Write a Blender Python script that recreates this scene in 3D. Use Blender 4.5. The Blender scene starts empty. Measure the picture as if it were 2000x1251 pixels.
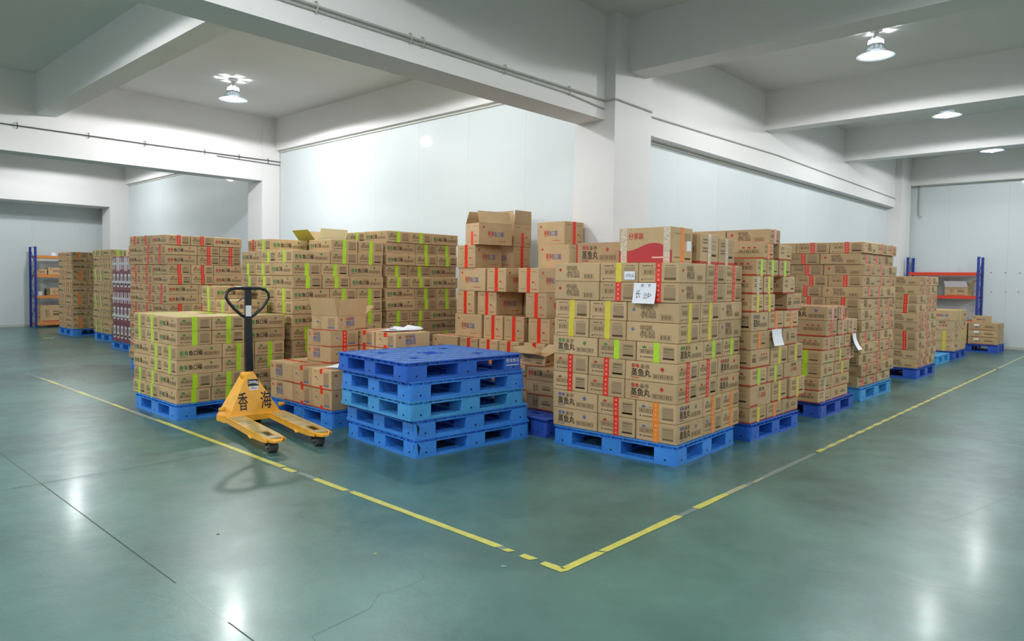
import bpy, bmesh, math, random
from mathutils import Matrix, Vector
random.seed(7)
S = bpy.context.scene
COL = S.collection
PI = math.pi

# ------------------------------------------------------------------ camera, world, exposure
cam = bpy.data.cameras.new('camera'); cob = bpy.data.objects.new('camera', cam); COL.objects.link(cob)
F_PX, PITCH, ROLL, YAW, CX, CY = 1380.77107, -0.0381814682, 0.0142770458, 0.746353281, 1006.80695, 598.026285
_F = Vector((math.cos(YAW)*math.cos(PITCH), math.sin(YAW)*math.cos(PITCH), math.sin(PITCH)))
_R = Vector((math.sin(YAW), -math.cos(YAW), 0)); _U = _R.cross(_F)
_R2 = _R*math.cos(ROLL)+_U*math.sin(ROLL); _U2 = -_R*math.sin(ROLL)+_U*math.cos(ROLL)
M = Matrix((( _R2.x,_U2.x,-_F.x,-2.72984),(_R2.y,_U2.y,-_F.y,-2.18072),(_R2.z,_U2.z,-_F.z,1.45),(0,0,0,1)))
cob.matrix_world = M
cam.sensor_width = 36; cam.lens = F_PX/2000*36
cam.shift_x = (1000-CX)/2000; cam.shift_y = (CY-625.5)/2000
cam.clip_start = .05; cam.clip_end = 100
S.camera = cob
w = bpy.data.worlds.new('world'); S.world = w; w.use_nodes = True
w.node_tree.nodes['Background'].inputs[0].default_value = (.8, .9, 1, 1)
w.node_tree.nodes['Background'].inputs[1].default_value = .0
S.view_settings.view_transform = 'Standard'; S.view_settings.look = 'None'
S.view_settings.gamma = 1; S.view_settings.use_curve_mapping = False
S.view_settings.exposure = -0.20
try:
    S.cycles.use_denoising = True; S.cycles.max_bounces = 8; S.cycles.diffuse_bounces = 6
    S.cycles.sample_clamp_indirect = 6
except Exception: pass
LAMP_W = 285.0           # watts of one bay lamp
LAMP_COL = (.965, .985, 1.0)
LAMPS = [(2.5, 8.8), (2.55, 17.2), (-5.6, 4.8), (2.5, 4.8), (-1.6, .6), (-1.6, 5.6), (-1.6, -3.4), (2.5, -3.4), (6.6, .55), (10.6, .6), (14.6, .6),
         (6.6, -3.6), (10.6, -3.6), (14.6, -4.6), (-5.6, 1.5), (-5.6, 8.8), (-1.6, 16.5), (-5.6, 16.5), (6.6, -7.2), (-5.6, -5)]
LAMP_GAIN = {(6.6, .55): .68, (10.6, .6): .56, (14.6, .6): .5, (2.55, 17.2): .85, (2.5, -3.4): .75, (-1.6, -3.4): .8, (6.6, -3.6): .7, (-5.6, 4.8): 1.2, (-1.6, 5.6): .65, (2.5, 4.8): .62, (-1.6, .6): .8, (2.5, 8.8): 1.35, (-5.6, 1.5): 1.2, (-5.6, 8.8): 1.2}

# ------------------------------------------------------------------ materials
def nmat(name, col, rough=.6, spec=.5, metal=0., noise=None, tint=0., bump=None, coat=0., emit=None, alpha=None, trans=None):
    m = bpy.data.materials.new(name); m.use_nodes = True
    nt = m.node_tree; b = nt.nodes['Principled BSDF']
    b.inputs['Base Color'].default_value = (*col, 1); b.inputs['Roughness'].default_value = rough
    b.inputs['Metallic'].default_value = metal; b.inputs['Specular IOR Level'].default_value = spec
    b.inputs['Coat Weight'].default_value = coat
    if emit: b.inputs['Emission Color'].default_value = (*emit[:3], 1); b.inputs['Emission Strength'].default_value = emit[3]
    if trans: b.inputs['Transmission Weight'].default_value = trans
    if noise or tint:
        mix = nt.nodes.new('ShaderNodeMix'); mix.data_type = 'RGBA'; mix.blend_type = 'MULTIPLY'; mix.inputs[0].default_value = 1
        mix.inputs[6].default_value = (*col, 1)
        last = None
        if noise:
            sc, amt, det = noise
            tc = nt.nodes.new('ShaderNodeTexCoord'); n = nt.nodes.new('ShaderNodeTexNoise'); n.inputs['Scale'].default_value = sc; n.inputs['Detail'].default_value = det
            nt.links.new(tc.outputs['Object'], n.inputs['Vector'])
            r = nt.nodes.new('ShaderNodeMapRange'); r.inputs[1].default_value = .3; r.inputs[2].default_value = .7; r.inputs[3].default_value = 1-amt; r.inputs[4].default_value = 1+amt*.6
            nt.links.new(n.outputs['Fac'], r.inputs[0]); last = r.outputs[0]
        if tint:
            oi = nt.nodes.new('ShaderNodeObjectInfo'); r2 = nt.nodes.new('ShaderNodeMapRange'); r2.inputs[3].default_value = 1-tint; r2.inputs[4].default_value = 1+tint*.6
            nt.links.new(oi.outputs['Random'], r2.inputs[0])
            if last:
                mu = nt.nodes.new('ShaderNodeMath'); mu.operation = 'MULTIPLY'; nt.links.new(last, mu.inputs[0]); nt.links.new(r2.outputs[0], mu.inputs[1]); last = mu.outputs[0]
            else: last = r2.outputs[0]
        cmb = nt.nodes.new('ShaderNodeCombineColor')
        for i in range(3): nt.links.new(last, cmb.inputs[i])
        nt.links.new(cmb.outputs[0], mix.inputs[7]); nt.links.new(mix.outputs[2], b.inputs['Base Color'])
    if bump:
        tc = nt.nodes.new('ShaderNodeTexCoord'); n = nt.nodes.new('ShaderNodeTexNoise'); n.inputs['Scale'].default_value = bump[0]; n.inputs['Detail'].default_value = 3
        bp = nt.nodes.new('ShaderNodeBump'); bp.inputs['Strength'].default_value = bump[1]; bp.inputs['Distance'].default_value = bump[2]
        nt.links.new(tc.outputs['Object'], n.inputs['Vector']); nt.links.new(n.outputs['Fac'], bp.inputs['Height']); nt.links.new(bp.outputs[0], b.inputs['Normal'])
    return m
KRAFT = (.55, .375, .200)
MT = dict(
    kraft=nmat('kraft_board', KRAFT, .62, .35, noise=(7, .07, 4), tint=.16),
    kraft_in=nmat('kraft_inner', (.44, .30, .16), .8, .2),
    seam=nmat('board_seam', (.16, .10, .05), .8, .2),
    ink_dark=nmat('ink_dark', (.045, .03, .02), .6, .3), ink_brown=nmat('ink_brown', (.19, .115, .06), .6, .3),
    ink_table=nmat('ink_tan', (.37, .255, .145), .6, .3), ink_green=nmat('ink_green', (.07, .24, .075), .6, .3),
    ink_red=nmat('ink_red', (.50, .055, .035), .6, .3), ink_blue=nmat('ink_blue', (.13, .16, .30), .6, .3),
    ink_maroon=nmat('ink_crimson', (.52, .045, .05), .55, .3),
    t_lime=nmat('tape_lime', (.46, .74, .03), .28, .5, noise=(30, .08, 2)), t_red=nmat('tape_red', (.80, .035, .015), .25, .5, noise=(30, .10, 2)),
    t_orange=nmat('tape_orange', (.92, .24, .012), .28, .5, noise=(30, .08, 2)), t_yellow=nmat('tape_yellow', (.72, .60, .05), .25, .5, noise=(30, .08, 2)),
    t_mark=nmat('tape_print', (.90, .50, .40), .35, .5), t_red_glare=nmat('tape_red_glare', (.80, .30, .25), .2, .6),  # pinkish one: red tape with the glare put into its colour
    t_clear=nmat('tape_clear', (.62, .50, .36), .13, .8, coat=.6, bump=(26, .9, .02)),
    paper=nmat('paper_white', (.86, .87, .93), .6, .3), pen=nmat('pen_black', (.03, .03, .05), .6, .3),
    wall=nmat('wall_paint', (.76, .745, .735), .75, .3, noise=(.6, .03, 3)), panel=nmat('wall_panel', (.64, .69, .70), .46, .22, noise=(.5, .02, 2), coat=.3),
    joint=nmat('panel_joint', (.48, .52, .52), .6, .3), trimm=nmat('grey_trim', (.50, .51, .46), .5, .4),
    ceil=nmat('ceiling_paint', (.70, .69, .66), .85, .2, noise=(.5, .03, 3)),
    p_blue=nmat('pallet_blue', (.05, .265, .80), .38, .45, noise=(5, .10, 3), tint=.10), p_light=nmat('pallet_light_blue', (.065, .34, .72), .42, .45, noise=(5, .10, 3)),
    p_dark=nmat('pallet_royal_blue', (.025, .135, .60), .38, .45, noise=(5, .12, 3)), p_pale=nmat('pallet_pale_blue', (.06, .40, .80), .4, .45),
    p_deck=nmat('pallet_deck_scuffed', (.045, .19, .58), .45, .45, noise=(24, .42, 5)), p_violet=nmat('pallet_violet_blue', (.03, .10, .50), .38, .45, noise=(5, .12, 3)),
    slot=nmat('slot_dark', (.01, .02, .06), .7, .2),
    jack=nmat('jack_yellow', (.90, .43, .035), .33, .5, noise=(9, .12, 5)), jack_worn=nmat('fork_worn_top', (.44, .33, .14), .42, .5, noise=(9, .35, 6)),
    black=nmat('black_enamel', (.012, .013, .016), .25, .5), rubber=nmat('wheel_grey', (.085, .08, .078), .5, .4), steel=nmat('steel', (.55, .55, .55), .3, .5, metal=1),
    white=nmat('white_sticker', (.75, .75, .76), .5, .4), alu=nmat('lamp_reflector', (.62, .70, .78), .25, .5, metal=.6), lampw=nmat('lamp_bracket', (.5, .5, .48), .5, .4),
    bulb=nmat('bulb_glow', (1, 1, 1), .5, .5, emit=(.88, .96, 1, 110)), glowring=nmat('lamp_neck_glow', (.7, .78, .86), .3, .5, emit=(.88, .95, 1, 5)),
    rack_blue=nmat('rack_blue', (.02, .045, .30), .4, .4), rack_red=nmat('rack_red', (.70, .05, .02), .4, .4), rack_orange=nmat('rack_orange', (.72, .26, .06), .4, .4),
    board=nmat('rack_board', (.42, .43, .42), .6, .3), wire=nmat('cable_grey', (.42, .42, .38), .5, .4), wiredark=nmat('clip_dark', (.06, .06, .06), .5, .4),
    line=nmat('line_yellow', (.58, .55, .12), .4, .4, noise=(14, .14, 4)), line_worn=nmat('line_residue', (.20, .25, .23), .4, .4, noise=(40, .25, 4)),
    line_pale=nmat('line_pale', (.40, .40, .24), .4, .4, noise=(20, .2, 4)), groove=nmat('floor_groove', (.03, .055, .05), .6, .3),
    maroon=nmat('maroon_carton', (.24, .035, .055), .35, .5, noise=(6, .15, 3)), strap=nmat('white_film', (.66, .62, .64), .2, .6), pinkw=nmat('pink_carton', (.62, .36, .40), .25, .6),
    green_board=nmat('green_board', (.22, .33, .28), .5, .4), flap_lit=nmat('kraft_flap_lit', (.80, .72, .52), .6, .3), olive=nmat('olive_flap', (.40, .33, .05), .6, .3),  # palest flap: kraft board with the light on it put into the colour
)
# epoxy floor
def floor_mat():
    m = bpy.data.materials.new('epoxy_floor'); m.use_nodes = True; nt = m.node_tree; b = nt.nodes['Principled BSDF']; L = nt.links.new
    tc = nt.nodes.new('ShaderNodeTexCoord')
    def noise(s, d, r=.55):
        n = nt.nodes.new('ShaderNodeTexNoise'); n.inputs['Scale'].default_value = s; n.inputs['Detail'].default_value = d; n.inputs['Roughness'].default_value = r
        L(tc.outputs['Object'], n.inputs['Vector']); return n
    n1 = noise(.9, 9, .62); n2 = noise(5, 8, .7); n3 = noise(16, 7, .75)
    cr = nt.nodes.new('ShaderNodeValToRGB'); e = cr.color_ramp.elements
    e[0].position = .36; e[0].color = (.042, .112, .100, 1); e[1].position = .66; e[1].color = (.090, .208, .180, 1)
    L(n1.outputs['Fac'], cr.inputs[0])
    mx = nt.nodes.new('ShaderNodeMix'); mx.data_type = 'RGBA'; mx.inputs[7].default_value = (.12, .17, .155, 1)
    r = nt.nodes.new('ShaderNodeMapRange'); r.inputs[1].default_value = .52; r.inputs[2].default_value = .78; r.inputs[4].default_value = .5
    L(n2.outputs['Fac'], r.inputs[0]); L(r.outputs[0], mx.inputs[0]); L(cr.outputs[0], mx.inputs[6])
    L(mx.outputs[2], b.inputs['Base Color'])
    r2 = nt.nodes.new('ShaderNodeMapRange'); r2.inputs[1].default_value = .3; r2.inputs[2].default_value = .8; r2.inputs[3].default_value = .27; r2.inputs[4].default_value = .42
    L(n2.outputs['Fac'], r2.inputs[0]); L(r2.outputs[0], b.inputs['Roughness'])
    ad = nt.nodes.new('ShaderNodeMath'); ad.operation = 'ADD'; mu = nt.nodes.new('ShaderNodeMath'); mu.operation = 'MULTIPLY'; mu.inputs[1].default_value = .25
    L(n3.outputs['Fac'], mu.inputs[0]); L(n2.outputs['Fac'], ad.inputs[0]); L(mu.outputs[0], ad.inputs[1])
    bp = nt.nodes.new('ShaderNodeBump'); bp.inputs['Strength'].default_value = .35; bp.inputs['Distance'].default_value = .008
    L(ad.outputs[0], bp.inputs['Height']); L(bp.outputs[0], b.inputs['Normal'])
    b.inputs['Specular IOR Level'].default_value = .5
    b.inputs['Coat Weight'].default_value = .12; b.inputs['Coat Roughness'].default_value = .16
    return m
MT['floor'] = floor_mat()

# ------------------------------------------------------------------ mesh builder
class MB:
    def __init__(s): s.v = []; s.f = []; s.mi = []; s.mats = []
    def mat(s, k):
        if k not in s.mats: s.mats.append(k)
        return s.mats.index(k)
    def poly(s, pts, k):
        n = len(s.v); s.v += [tuple(p) for p in pts]; s.f.append(tuple(range(n, n+len(pts)))); s.mi.append(s.mat(k))
    def mesh_in(s, vs, fs, k):
        n = len(s.v); s.v += [tuple(p) for p in vs]; i = s.mat(k)
        for f in fs: s.f.append(tuple(n+a for a in f)); s.mi.append(i)
    def box(s, x0, y0, z0, x1, y1, z1, k, T=None):
        c = [(x0,y0,z0),(x1,y0,z0),(x1,y1,z0),(x0,y1,z0),(x0,y0,z1),(x1,y0,z1),(x1,y1,z1),(x0,y1,z1)]
        if T: c = [T(*p) for p in c]
        s.mesh_in(c, [(0,3,2,1),(4,5,6,7),(0,1,5,4),(1,2,6,5),(2,3,7,6),(3,0,4,7)], k)
    def hexa(s, bot, top, k):
        s.mesh_in(list(bot)+list(top), [(0,3,2,1),(4,5,6,7),(0,1,5,4),(1,2,6,5),(2,3,7,6),(3,0,4,7)], k)
    def tube(s, pts, r, k, n=8, closed=False):
        P = [Vector(p) for p in pts]; m = len(P); rings = []
        up = None
        for i in range(m):
            a = P[i-1] if (i > 0 or closed) else P[i]; b = P[(i+1) % m] if (i < m-1 or closed) else P[i]
            d = (b-a).normalized()
            if up is None:
                up = Vector((0,0,1)) if abs(d.z) < .9 else Vector((1,0,0))
            x = d.cross(up).normalized(); y = x.cross(d).normalized(); up = y
            rings.append([P[i]+x*r*math.cos(2*PI*j/n)+y*r*math.sin(2*PI*j/n) for j in range(n)])
        base = len(s.v); i0 = s.mat(k)
        for rg in rings: s.v += [tuple(p) for p in rg]
        for i in range(m if closed else m-1):
            for j in range(n):
                a = base+i*n+j; b = base+i*n+(j+1) % n; c = base+((i+1) % m)*n+(j+1) % n; d = base+((i+1) % m)*n+j
                s.f.append((a, b, c, d)); s.mi.append(i0)
        if not closed:
            s.f.append(tuple(base+j for j in reversed(range(n)))); s.mi.append(i0)
            s.f.append(tuple(base+(m-1)*n+j for j in range(n))); s.mi.append(i0)
    def lathe(s, prof, k, n=20, c=(0,0,0)):
        base = len(s.v); i0 = s.mat(k)
        for r, z in prof:
            for j in range(n): s.v.append((c[0]+r*math.cos(2*PI*j/n), c[1]+r*math.sin(2*PI*j/n), c[2]+z))
        for i in range(len(prof)-1):
            for j in range(n):
                s.f.append((base+i*n+j, base+i*n+(j+1) % n, base+(i+1)*n+(j+1) % n, base+(i+1)*n+j)); s.mi.append(i0)
    def data(s, name, smooth=False, bevel=0):
        me = bpy.data.meshes.new(name); me.from_pydata(s.v, [], s.f); me.update()
        for k in s.mats: me.materials.append(MT[k])
        me.polygons.foreach_set('material_index', s.mi)
        if smooth:
            for p in me.polygons: p.use_smooth = True
        return me
def link(name, me, parent=None, loc=(0,0,0), rot=0):
    o = bpy.data.objects.new(name, me); COL.objects.link(o)
    o.location = loc; o.rotation_euler = (0,0,rot)
    if parent: o.parent = parent
    return o
def tag(o, label=None, cat=None, group=None, kind=None):
    if label: o['label'] = label
    if cat: o['category'] = cat
    if group: o['group'] = group
    if kind: o['kind'] = kind
    return o
def empty(name, loc, rot=0): return link(name, None, None, loc, rot)
def struct(name, mb, parent=None, smooth=False):
    o = link(name, mb.data(name, smooth), parent)
    if not parent: o['kind'] = 'structure'
    return o

# ------------------------------------------------------------------ text
_tc = {}
def glyph(text, off=.012):
    key = (text, off)
    if key not in _tc:
        c = bpy.data.curves.new('t', 'FONT'); c.body = text; c.size = 1; c.offset = off; c.resolution_u = 1
        o = bpy.data.objects.new('t', c); COL.objects.link(o); bpy.context.view_layer.update()
        dg = bpy.context.evaluated_depsgraph_get()
        me = bpy.data.meshes.new_from_object(o.evaluated_get(dg))
        vs = [(v.co.x, v.co.y) for v in me.vertices]; fs = [tuple(p.vertices) for p in me.polygons]
        x0 = min(v[0] for v in vs); x1 = max(v[0] for v in vs); y0 = min(v[1] for v in vs); y1 = max(v[1] for v in vs)
        vs = [((x-x0)/(x1-x0), (y-y0)/(y1-y0)) for x, y in vs]
        _tc[key] = (vs, fs, (x1-x0)/(y1-y0))
        bpy.data.objects.remove(o); bpy.data.meshes.remove(me)
    return _tc[key]
class Face:
    """flat print on a plane: origin o, right u, up v (unit vectors), lifted along n"""
    def __init__(s, mb, o, u, v, n, W, H): s.mb = mb; s.o = Vector(o); s.u = Vector(u); s.v = Vector(v); s.n = Vector(n); s.W = W; s.H = H; s.k = 0
    def P(s, a, b, lift): return s.o+s.u*a*s.W+s.v*b*s.H+s.n*lift
    def poly(s, pts, k, l=.0006): s.mb.poly([s.P(a, b, l) for a, b in pts], k)
    def rect(s, a0, b0, a1, b1, k, l=.0006): s.poly([(a0,b0),(a1,b0),(a1,b1),(a0,b1)], k, l)
    def frame(s, a0, b0, a1, b1, k, t=.0022, l=.0006):
        ta = t/s.W; tb = t/s.H
        s.rect(a0,b0,a1,b0+tb,k,l); s.rect(a0,b1-tb,a1,b1,k,l); s.rect(a0,b0+tb,a0+ta,b1-tb,k,l); s.rect(a1-ta,b0+tb,a1,b1-tb,k,l)
    def bars(s, a0, b0, a1, b1, k, n=7):
        w = (a1-a0)/(n*2-1)
        for i in range(n): s.rect(a0+2*i*w, b0, a0+(2*i+1)*w*1.0+ (w*.5 if i % 3 == 0 else 0), b1, k)
    def text(s, t, a0, b0, a1, b1, k, off=.012, l=.0008):
        """off thickens the strokes: shifted copies, each a hair above the last"""
        vs, fs, asp = glyph(t, 0)
        r = off*.032 if off >= .02 else 0
        sh = [(0, 0)] if not r else [(0, 0), (1, 0), (0, 1), (1, 1)] if off < .08 else [(1, 0), (-1, 0), (0, 1), (0, -1), (.7, .7), (-.7, .7), (.7, -.7), (-.7, -.7)]
        for i, (du, dv) in enumerate(sh):
            s.mb.mesh_in([s.P(a0+x*(a1-a0)+du*r/s.W, b0+y*(b1-b0)+dv*r/s.H, l+i*.00006) for x, y in vs], fs, k)
    def disc(s, a, b, r, k, l=.0006, n=12, half=False, ring=0):
        m = n if not half else n//2
        an = [ (PI*i/m if half else 2*PI*i/m) for i in range(m+(1 if half else 0))]
        if ring:
            for i in range(m):
                t0 = 2*PI*i/m; t1 = 2*PI*(i+1)/m
                s.poly([(a+q*math.cos(t)/s.W, b+q*math.sin(t)/s.H) for q, t in ((r,t0),(r,t1),(r-ring,t1),(r-ring,t0))], k, l)
        else: s.poly([(a+r*math.cos(t)/s.W, b+r*math.sin(t)/s.H) for t in an], k, l)
    def diamond(s, a, b, r, k):
        s.poly([(a-r/s.W, b), (a, b-r/s.H), (a+r/s.W, b), (a, b+r/s.H)], k)

def long_side(f, st, ink):
    if st == 'fish':
        f.text('香海', .06, .33, .24, .66, ink, .07); f.text('鱼口福', .26, .32, .55, .66, 'ink_dark', .07)
        f.rect(.07, .24, .2, .275, 'ink_brown'); f.rect(.40, .70, .54, .735, 'ink_brown')
        f.frame(.585, .30, .93, .52, 'ink_dark', .003); f.bars(.61, .34, .905, .48, 'ink_brown', 9)
        f.diamond(.76, .74, .017, ink)
    elif st == 'ball':
        f.text('香海', .12, .66, .27, .86, ink, .07); f.disc(.335, .755, .019, 'ink_dark', ring=.0025); f.disc(.43, .755, .019, 'ink_dark', ring=.0025)
        f.text('温', .31, .68, .36, .83, 'ink_dark', .02); f.text('州', .405, .68, .455, .83, 'ink_dark', .02)
        f.text('蒸鱼丸', .12, .22, .50, .62, 'ink_dark', .075); f.rect(.12, .13, .28, .175, ink)
        f.diamond(.72, .68, .021, ink); f.frame(.54, .20, .92, .42, 'ink_dark', .003); f.bars(.565, .24, .9, .38, 'ink_brown', 9)
    elif st == 'croaker':
        f.diamond(.13, .62, .018, ink)
        f.text('香海休闲', .27, .64, .50, .84, 'ink_brown', .09); f.text('香海休闲', .27, .64, .50, .84, 'kraft', .0, .0017)
        f.text('小黄鱼', .28, .22, .56, .62, 'ink_dark', .14, .0009); f.text('小黄鱼', .28, .22, .56, .62, 'kraft', .04, .0019)
        f.frame(.63, .13, .88, .42, 'ink_brown', .0018); f.bars(.67, .17, .85, .38, 'ink_brown', 8)
    elif st == 'pile':
        f.diamond(.14, .80, .018, 'ink_red'); f.text('香海', .26, .40, .44, .62, 'ink_red', .07); f.text('鱼口福', .45, .37, .74, .61, 'ink_blue', .075)
        f.rect(.28, .345, .40, .365, 'ink_red'); f.rect(.58, .16, .83, .185, 'ink_red')
    elif st == 'pod':
        f.diamond(.12, .74, .017, 'ink_red'); f.text('香海', .28, .66, .42, .86, 'ink_red', .03); f.text('鲜脆', .43, .66, .56, .88, 'ink_blue', .03)
        f.text('鳕鱼段', .28, .26, .58, .64, 'ink_blue', .07); f.rect(.62, .02, 1, .075, 'ink_red'); f.rect(.28, .17, .4, .2, 'ink_red')
    elif st == 'misc':
        for i in range(3): f.disc(.55+.13*i, .66, .017, 'ink_red', half=True)
        f.frame(.44, .38, .90, .58, 'ink_dark', .003); f.bars(.47, .42, .87, .54, 'ink_brown', 9)
        f.rect(.06, .32, .26, .58, 'ink_brown'); f.text('香海', .08, .63, .24, .78, 'ink_brown', .02); f.rect(0, .02, 1, .10, 'ink_red')
    elif st == 'script':
        f.text('小海鲜', .36, .38, .72, .66, 'ink_red', .03); f.text('香海', .38, .72, .64, .90, 'ink_dark', .02); f.rect(0, .05, .35, .13, 'ink_red')
    elif st == 'plum':
        f.text('鱼丸', .24, .25, .42, .80, 'ink_brown', .03); f.rect(.55, .40, .85, .52, 'ink_brown'); f.rect(.55, .60, .8, .66, 'ink_brown'); f.rect(.1, .03, .9, .09, ink)
def end_side(f, st, ink):
    if st in ('fish', 'ball'):
        f.disc(.20, .68, .021, ink, half=True); f.rect(.30, .70, .42, .74, 'ink_table')
        f.frame(.09, .42, .50, .63, 'ink_dark', .003); f.bars(.12, .46, .43, .59, 'ink_brown', 7)
        f.diamond(.12, .25, .008, 'ink_dark'); f.rect(.17, .22, .42, .275, 'ink_brown')
        f.rect(.66, .20, .93, .82, 'ink_table'); f.rect(.66, .18, .93, .27, 'ink_brown'); f.rect(.69, .7, .9, .73, 'ink_brown'); f.rect(.69, .55, .82, .57, 'ink_brown')
    elif st == 'croaker':
        f.rect(.10, .82, .28, .87, 'ink_brown'); f.disc(.33, .84, .008, 'ink_brown'); f.rect(.06, .72, .42, .73, 'ink_brown')
        f.frame(.09, .38, .42, .66, 'ink_brown', .0018); f.bars(.14, .42, .38, .62, 'ink_brown', 6)
        f.rect(.10, .16, .38, .19, 'ink_brown'); f.diamond(.09, .14, .007, 'ink_dark')
        f.rect(.64, .2, .92, .78, 'ink_table'); f.rect(.64, .13, .92, .25, 'ink_brown'); f.rect(.66, .84, .9, .87, 'ink_brown')
    elif st == 'pile':
        f.rect(.12, .84, .34, .86, 'ink_brown'); f.rect(.64, .84, .88, .86, 'ink_red'); f.disc(.72, .40, .020, 'ink_red', half=True); f.disc(.83, .36, .006, 'ink_red')
        f.rect(.66, .12, .9, .15, 'ink_red'); f.rect(.10, .14, .34, .16, 'ink_brown'); f.frame(.12, .3, .36, .7, 'ink_table', .0015)
    elif st == 'pod':
        f.disc(.24, .52, .018, 'ink_blue', half=True); f.disc(.33, .47, .007, 'ink_red'); f.rect(.14, .82, .3, .88, 'ink_table')
        f.rect(.62, .24, .88, .84, 'ink_table'); f.rect(.62, .14, .88, .24, 'ink_blue'); f.rect(0, .02, 1, .075, 'ink_red'); f.rect(.14, .2, .4, .23, 'ink_table')
    elif st in ('misc', 'script', 'plum'):
        for v in (.78, .68, .5, .4): f.rect(.12, v, .40, v+.05, 'ink_brown')
        for v in (.74, .58, .48): f.rect(.62, v, .88, v+.05, 'ink_table')
        f.rect(.62, .26, .88, .34, 'ink_dark'); 
        if st == 'misc': f.rect(0, .02, 1, .09, 'ink_red')
_cc = {}
def carton_mesh(L, W, H, st, ink):
    key = (round(L,3), round(W,3), round(H,3), st, ink)
    if key in _cc: return _cc[key]
    bm = bmesh.new(); bmesh.ops.create_cube(bm, size=1, matrix=Matrix.Translation((0,0,H/2)) @ Matrix.Diagonal((L,W,H,1)))
    bmesh.ops.bevel(bm, geom=list(bm.edges), offset=.0045, segments=1, affect='EDGES')
    mb = MB(); bm.verts.ensure_lookup_table()
    mb.mesh_in([v.co for v in bm.verts], [tuple(v.index for v in f.verts) for f in bm.faces], 'kraft'); bm.free()
    X, Y, Z = L/2, W/2, H
    mb.poly([(-X+.01,-.0012,Z+.0004),(X-.01,-.0012,Z+.0004),(X-.01,.0012,Z+.0004),(-X+.01,.0012,Z+.0004)], 'seam')
    for o, u, n, w, fn in (((-X,-Y,0),(1,0,0),(0,-1,0),L,long_side),((X,Y,0),(-1,0,0),(0,1,0),L,long_side),
                           ((-X,Y,0),(0,-1,0),(-1,0,0),W,end_side),((X,-Y,0),(0,1,0),(1,0,0),W,end_side)):
        if st: fn(Face(mb, o, u, (0,0,1), n, w, H), st, ink)
    me = mb.data('carton'); _cc[key] = me; return me
_tp = {}
def tape_mesh(L, W, H, col, kind='full', tw=.052):
    key = (round(L,3), round(H,3), col, kind, tw)
    if key in _tp: return _tp[key]
    mb = MB(); e = .0014; X = L/2+e; w = tw/2; drop = 0 if kind == 'full' else H-.045
    mb.box(-X, -w, H, X, w, H+e, col)
    for s in (-1, 1):
        a, b = (X-e, X) if s > 0 else (-X, -X+e)
        mb.box(a, -w, drop, b, w, H, col)
        if kind == 'tab': mb.box(a, -w, .0, b, w, .035, col)
        if col in ('t_red', 't_orange') and kind == 'full' and H < .2:
            f = Face(mb, (s*X, -w*s, 0), (0, s, 0), (0,0,1), (s,0,0), tw, H)
            for i, ch in enumerate('香海食品'): f.text(ch, .30, .80-.235*i, .70, .92-.235*i, 't_mark', .0, .0007)
    me = mb.data('tape'); _tp[key] = me; return me
TAPEW = {'t_lime': 'lime', 't_red': 'red', 't_orange': 'orange', 't_yellow': 'yellow', 't_red_glare': 'pink', 't_clear': 'clear'}
LOOK = {'fish': '', 'ball': '', 'croaker': '', 'pile': '', 'pod': '', 'misc': '', 'script': '', 'plum': ''}
NIDX = [0]
def carton(x, y, z, rot, dims, st, ink, tape, label, group, tkind='full'):
    L, W, H = dims; NIDX[0] += 1
    o = link('carton', carton_mesh(L-.007, W-.007, H-.0022, st, ink), None, (x, y, z), rot)
    tag(o, label, 'box', group); o['idx'] = NIDX[0]
    if tape: link('tape', tape_mesh(L-.007, W-.007, H-.0022, tape, tkind), o)
    return o
ORD = ['first','second','third','fourth','fifth','sixth','seventh','eighth','ninth','tenth','eleventh','twelfth','thirteenth','fourteenth']
def colour_word(t): return TAPEW.get(t, 'plain')+'-taped' if t else 'untaped'
def stack(K, rot, dims, z0, layers, where, full=False, full_from=99, jit=.004, group=None):
    """pinwheel-laid square layers; K = the corner nearest the aisle; each layer (pattern, style, ink, tape or list of 8 (ink,tape))"""
    L, W, H = dims; T = L+2*W; ca, sa = math.cos(rot), math.sin(rot)
    for n, lay in enumerate(layers):
        pat, st, ink, tape = lay[:4]; skip = lay[4] if len(lay) > 4 else ()
        cells = [ # cx, cy, along X?, position
            (L/2, W/2, 1, 'at the near corner'), (L/2, 1.5*W, 1, 'middle of left face'),
            (L+W/2, L/2, 0, 'middle of right face'), (L+1.5*W, L/2, 0, 'far end of right face'),
            (W/2, T-L/2, 0, 'far end of left face'), (1.5*W, T-L/2, 0, 'inside the back row'),
            (T-L/2, T-W/2, 1, 'at the back corner'), (T-L/2, T-1.5*W, 1, 'hidden inside')]
        if pat == 'B': cells = [(b, a, 1-c, {'middle of left face': 'middle of right face', 'middle of right face': 'middle of left face', 'far end of right face': 'far end of left face', 'far end of left face': 'far end of right face', 'inside the back row': 'inside the right side'}.get(d, d)) for a, b, c, d in cells]
        m = 8 if (full or n >= full_from) else 5
        jx, jy, jr = random.uniform(-jit, jit)*1.5, random.uniform(-jit, jit)*1.5, random.uniform(-.004, .004)
        for i, (a, b, c, d) in enumerate(cells[:m]):
            if i in skip: continue
            s_, i_, t_ = st, ink, tape
            if isinstance(tape, (list, tuple)):
                q = tape[min(i, len(tape)-1)]; i_, t_ = q[0], q[1]
                if len(q) > 2: s_ = q[2]
            a += random.uniform(-.0015, .0015)+jx; b += random.uniform(-.0015, .0015)+jy
            x = K[0]+a*ca-b*sa; y = K[1]+a*sa+b*ca
            carton(x, y, z0+n*H, rot+jr+(0 if c else PI/2)+random.uniform(-.003, .003), dims, s_, i_, t_,
                   '%s carton, %s layer up, %s, %s' % (colour_word(t_), ORD[n], d, where), group or 'cartons of '+where)

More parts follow.
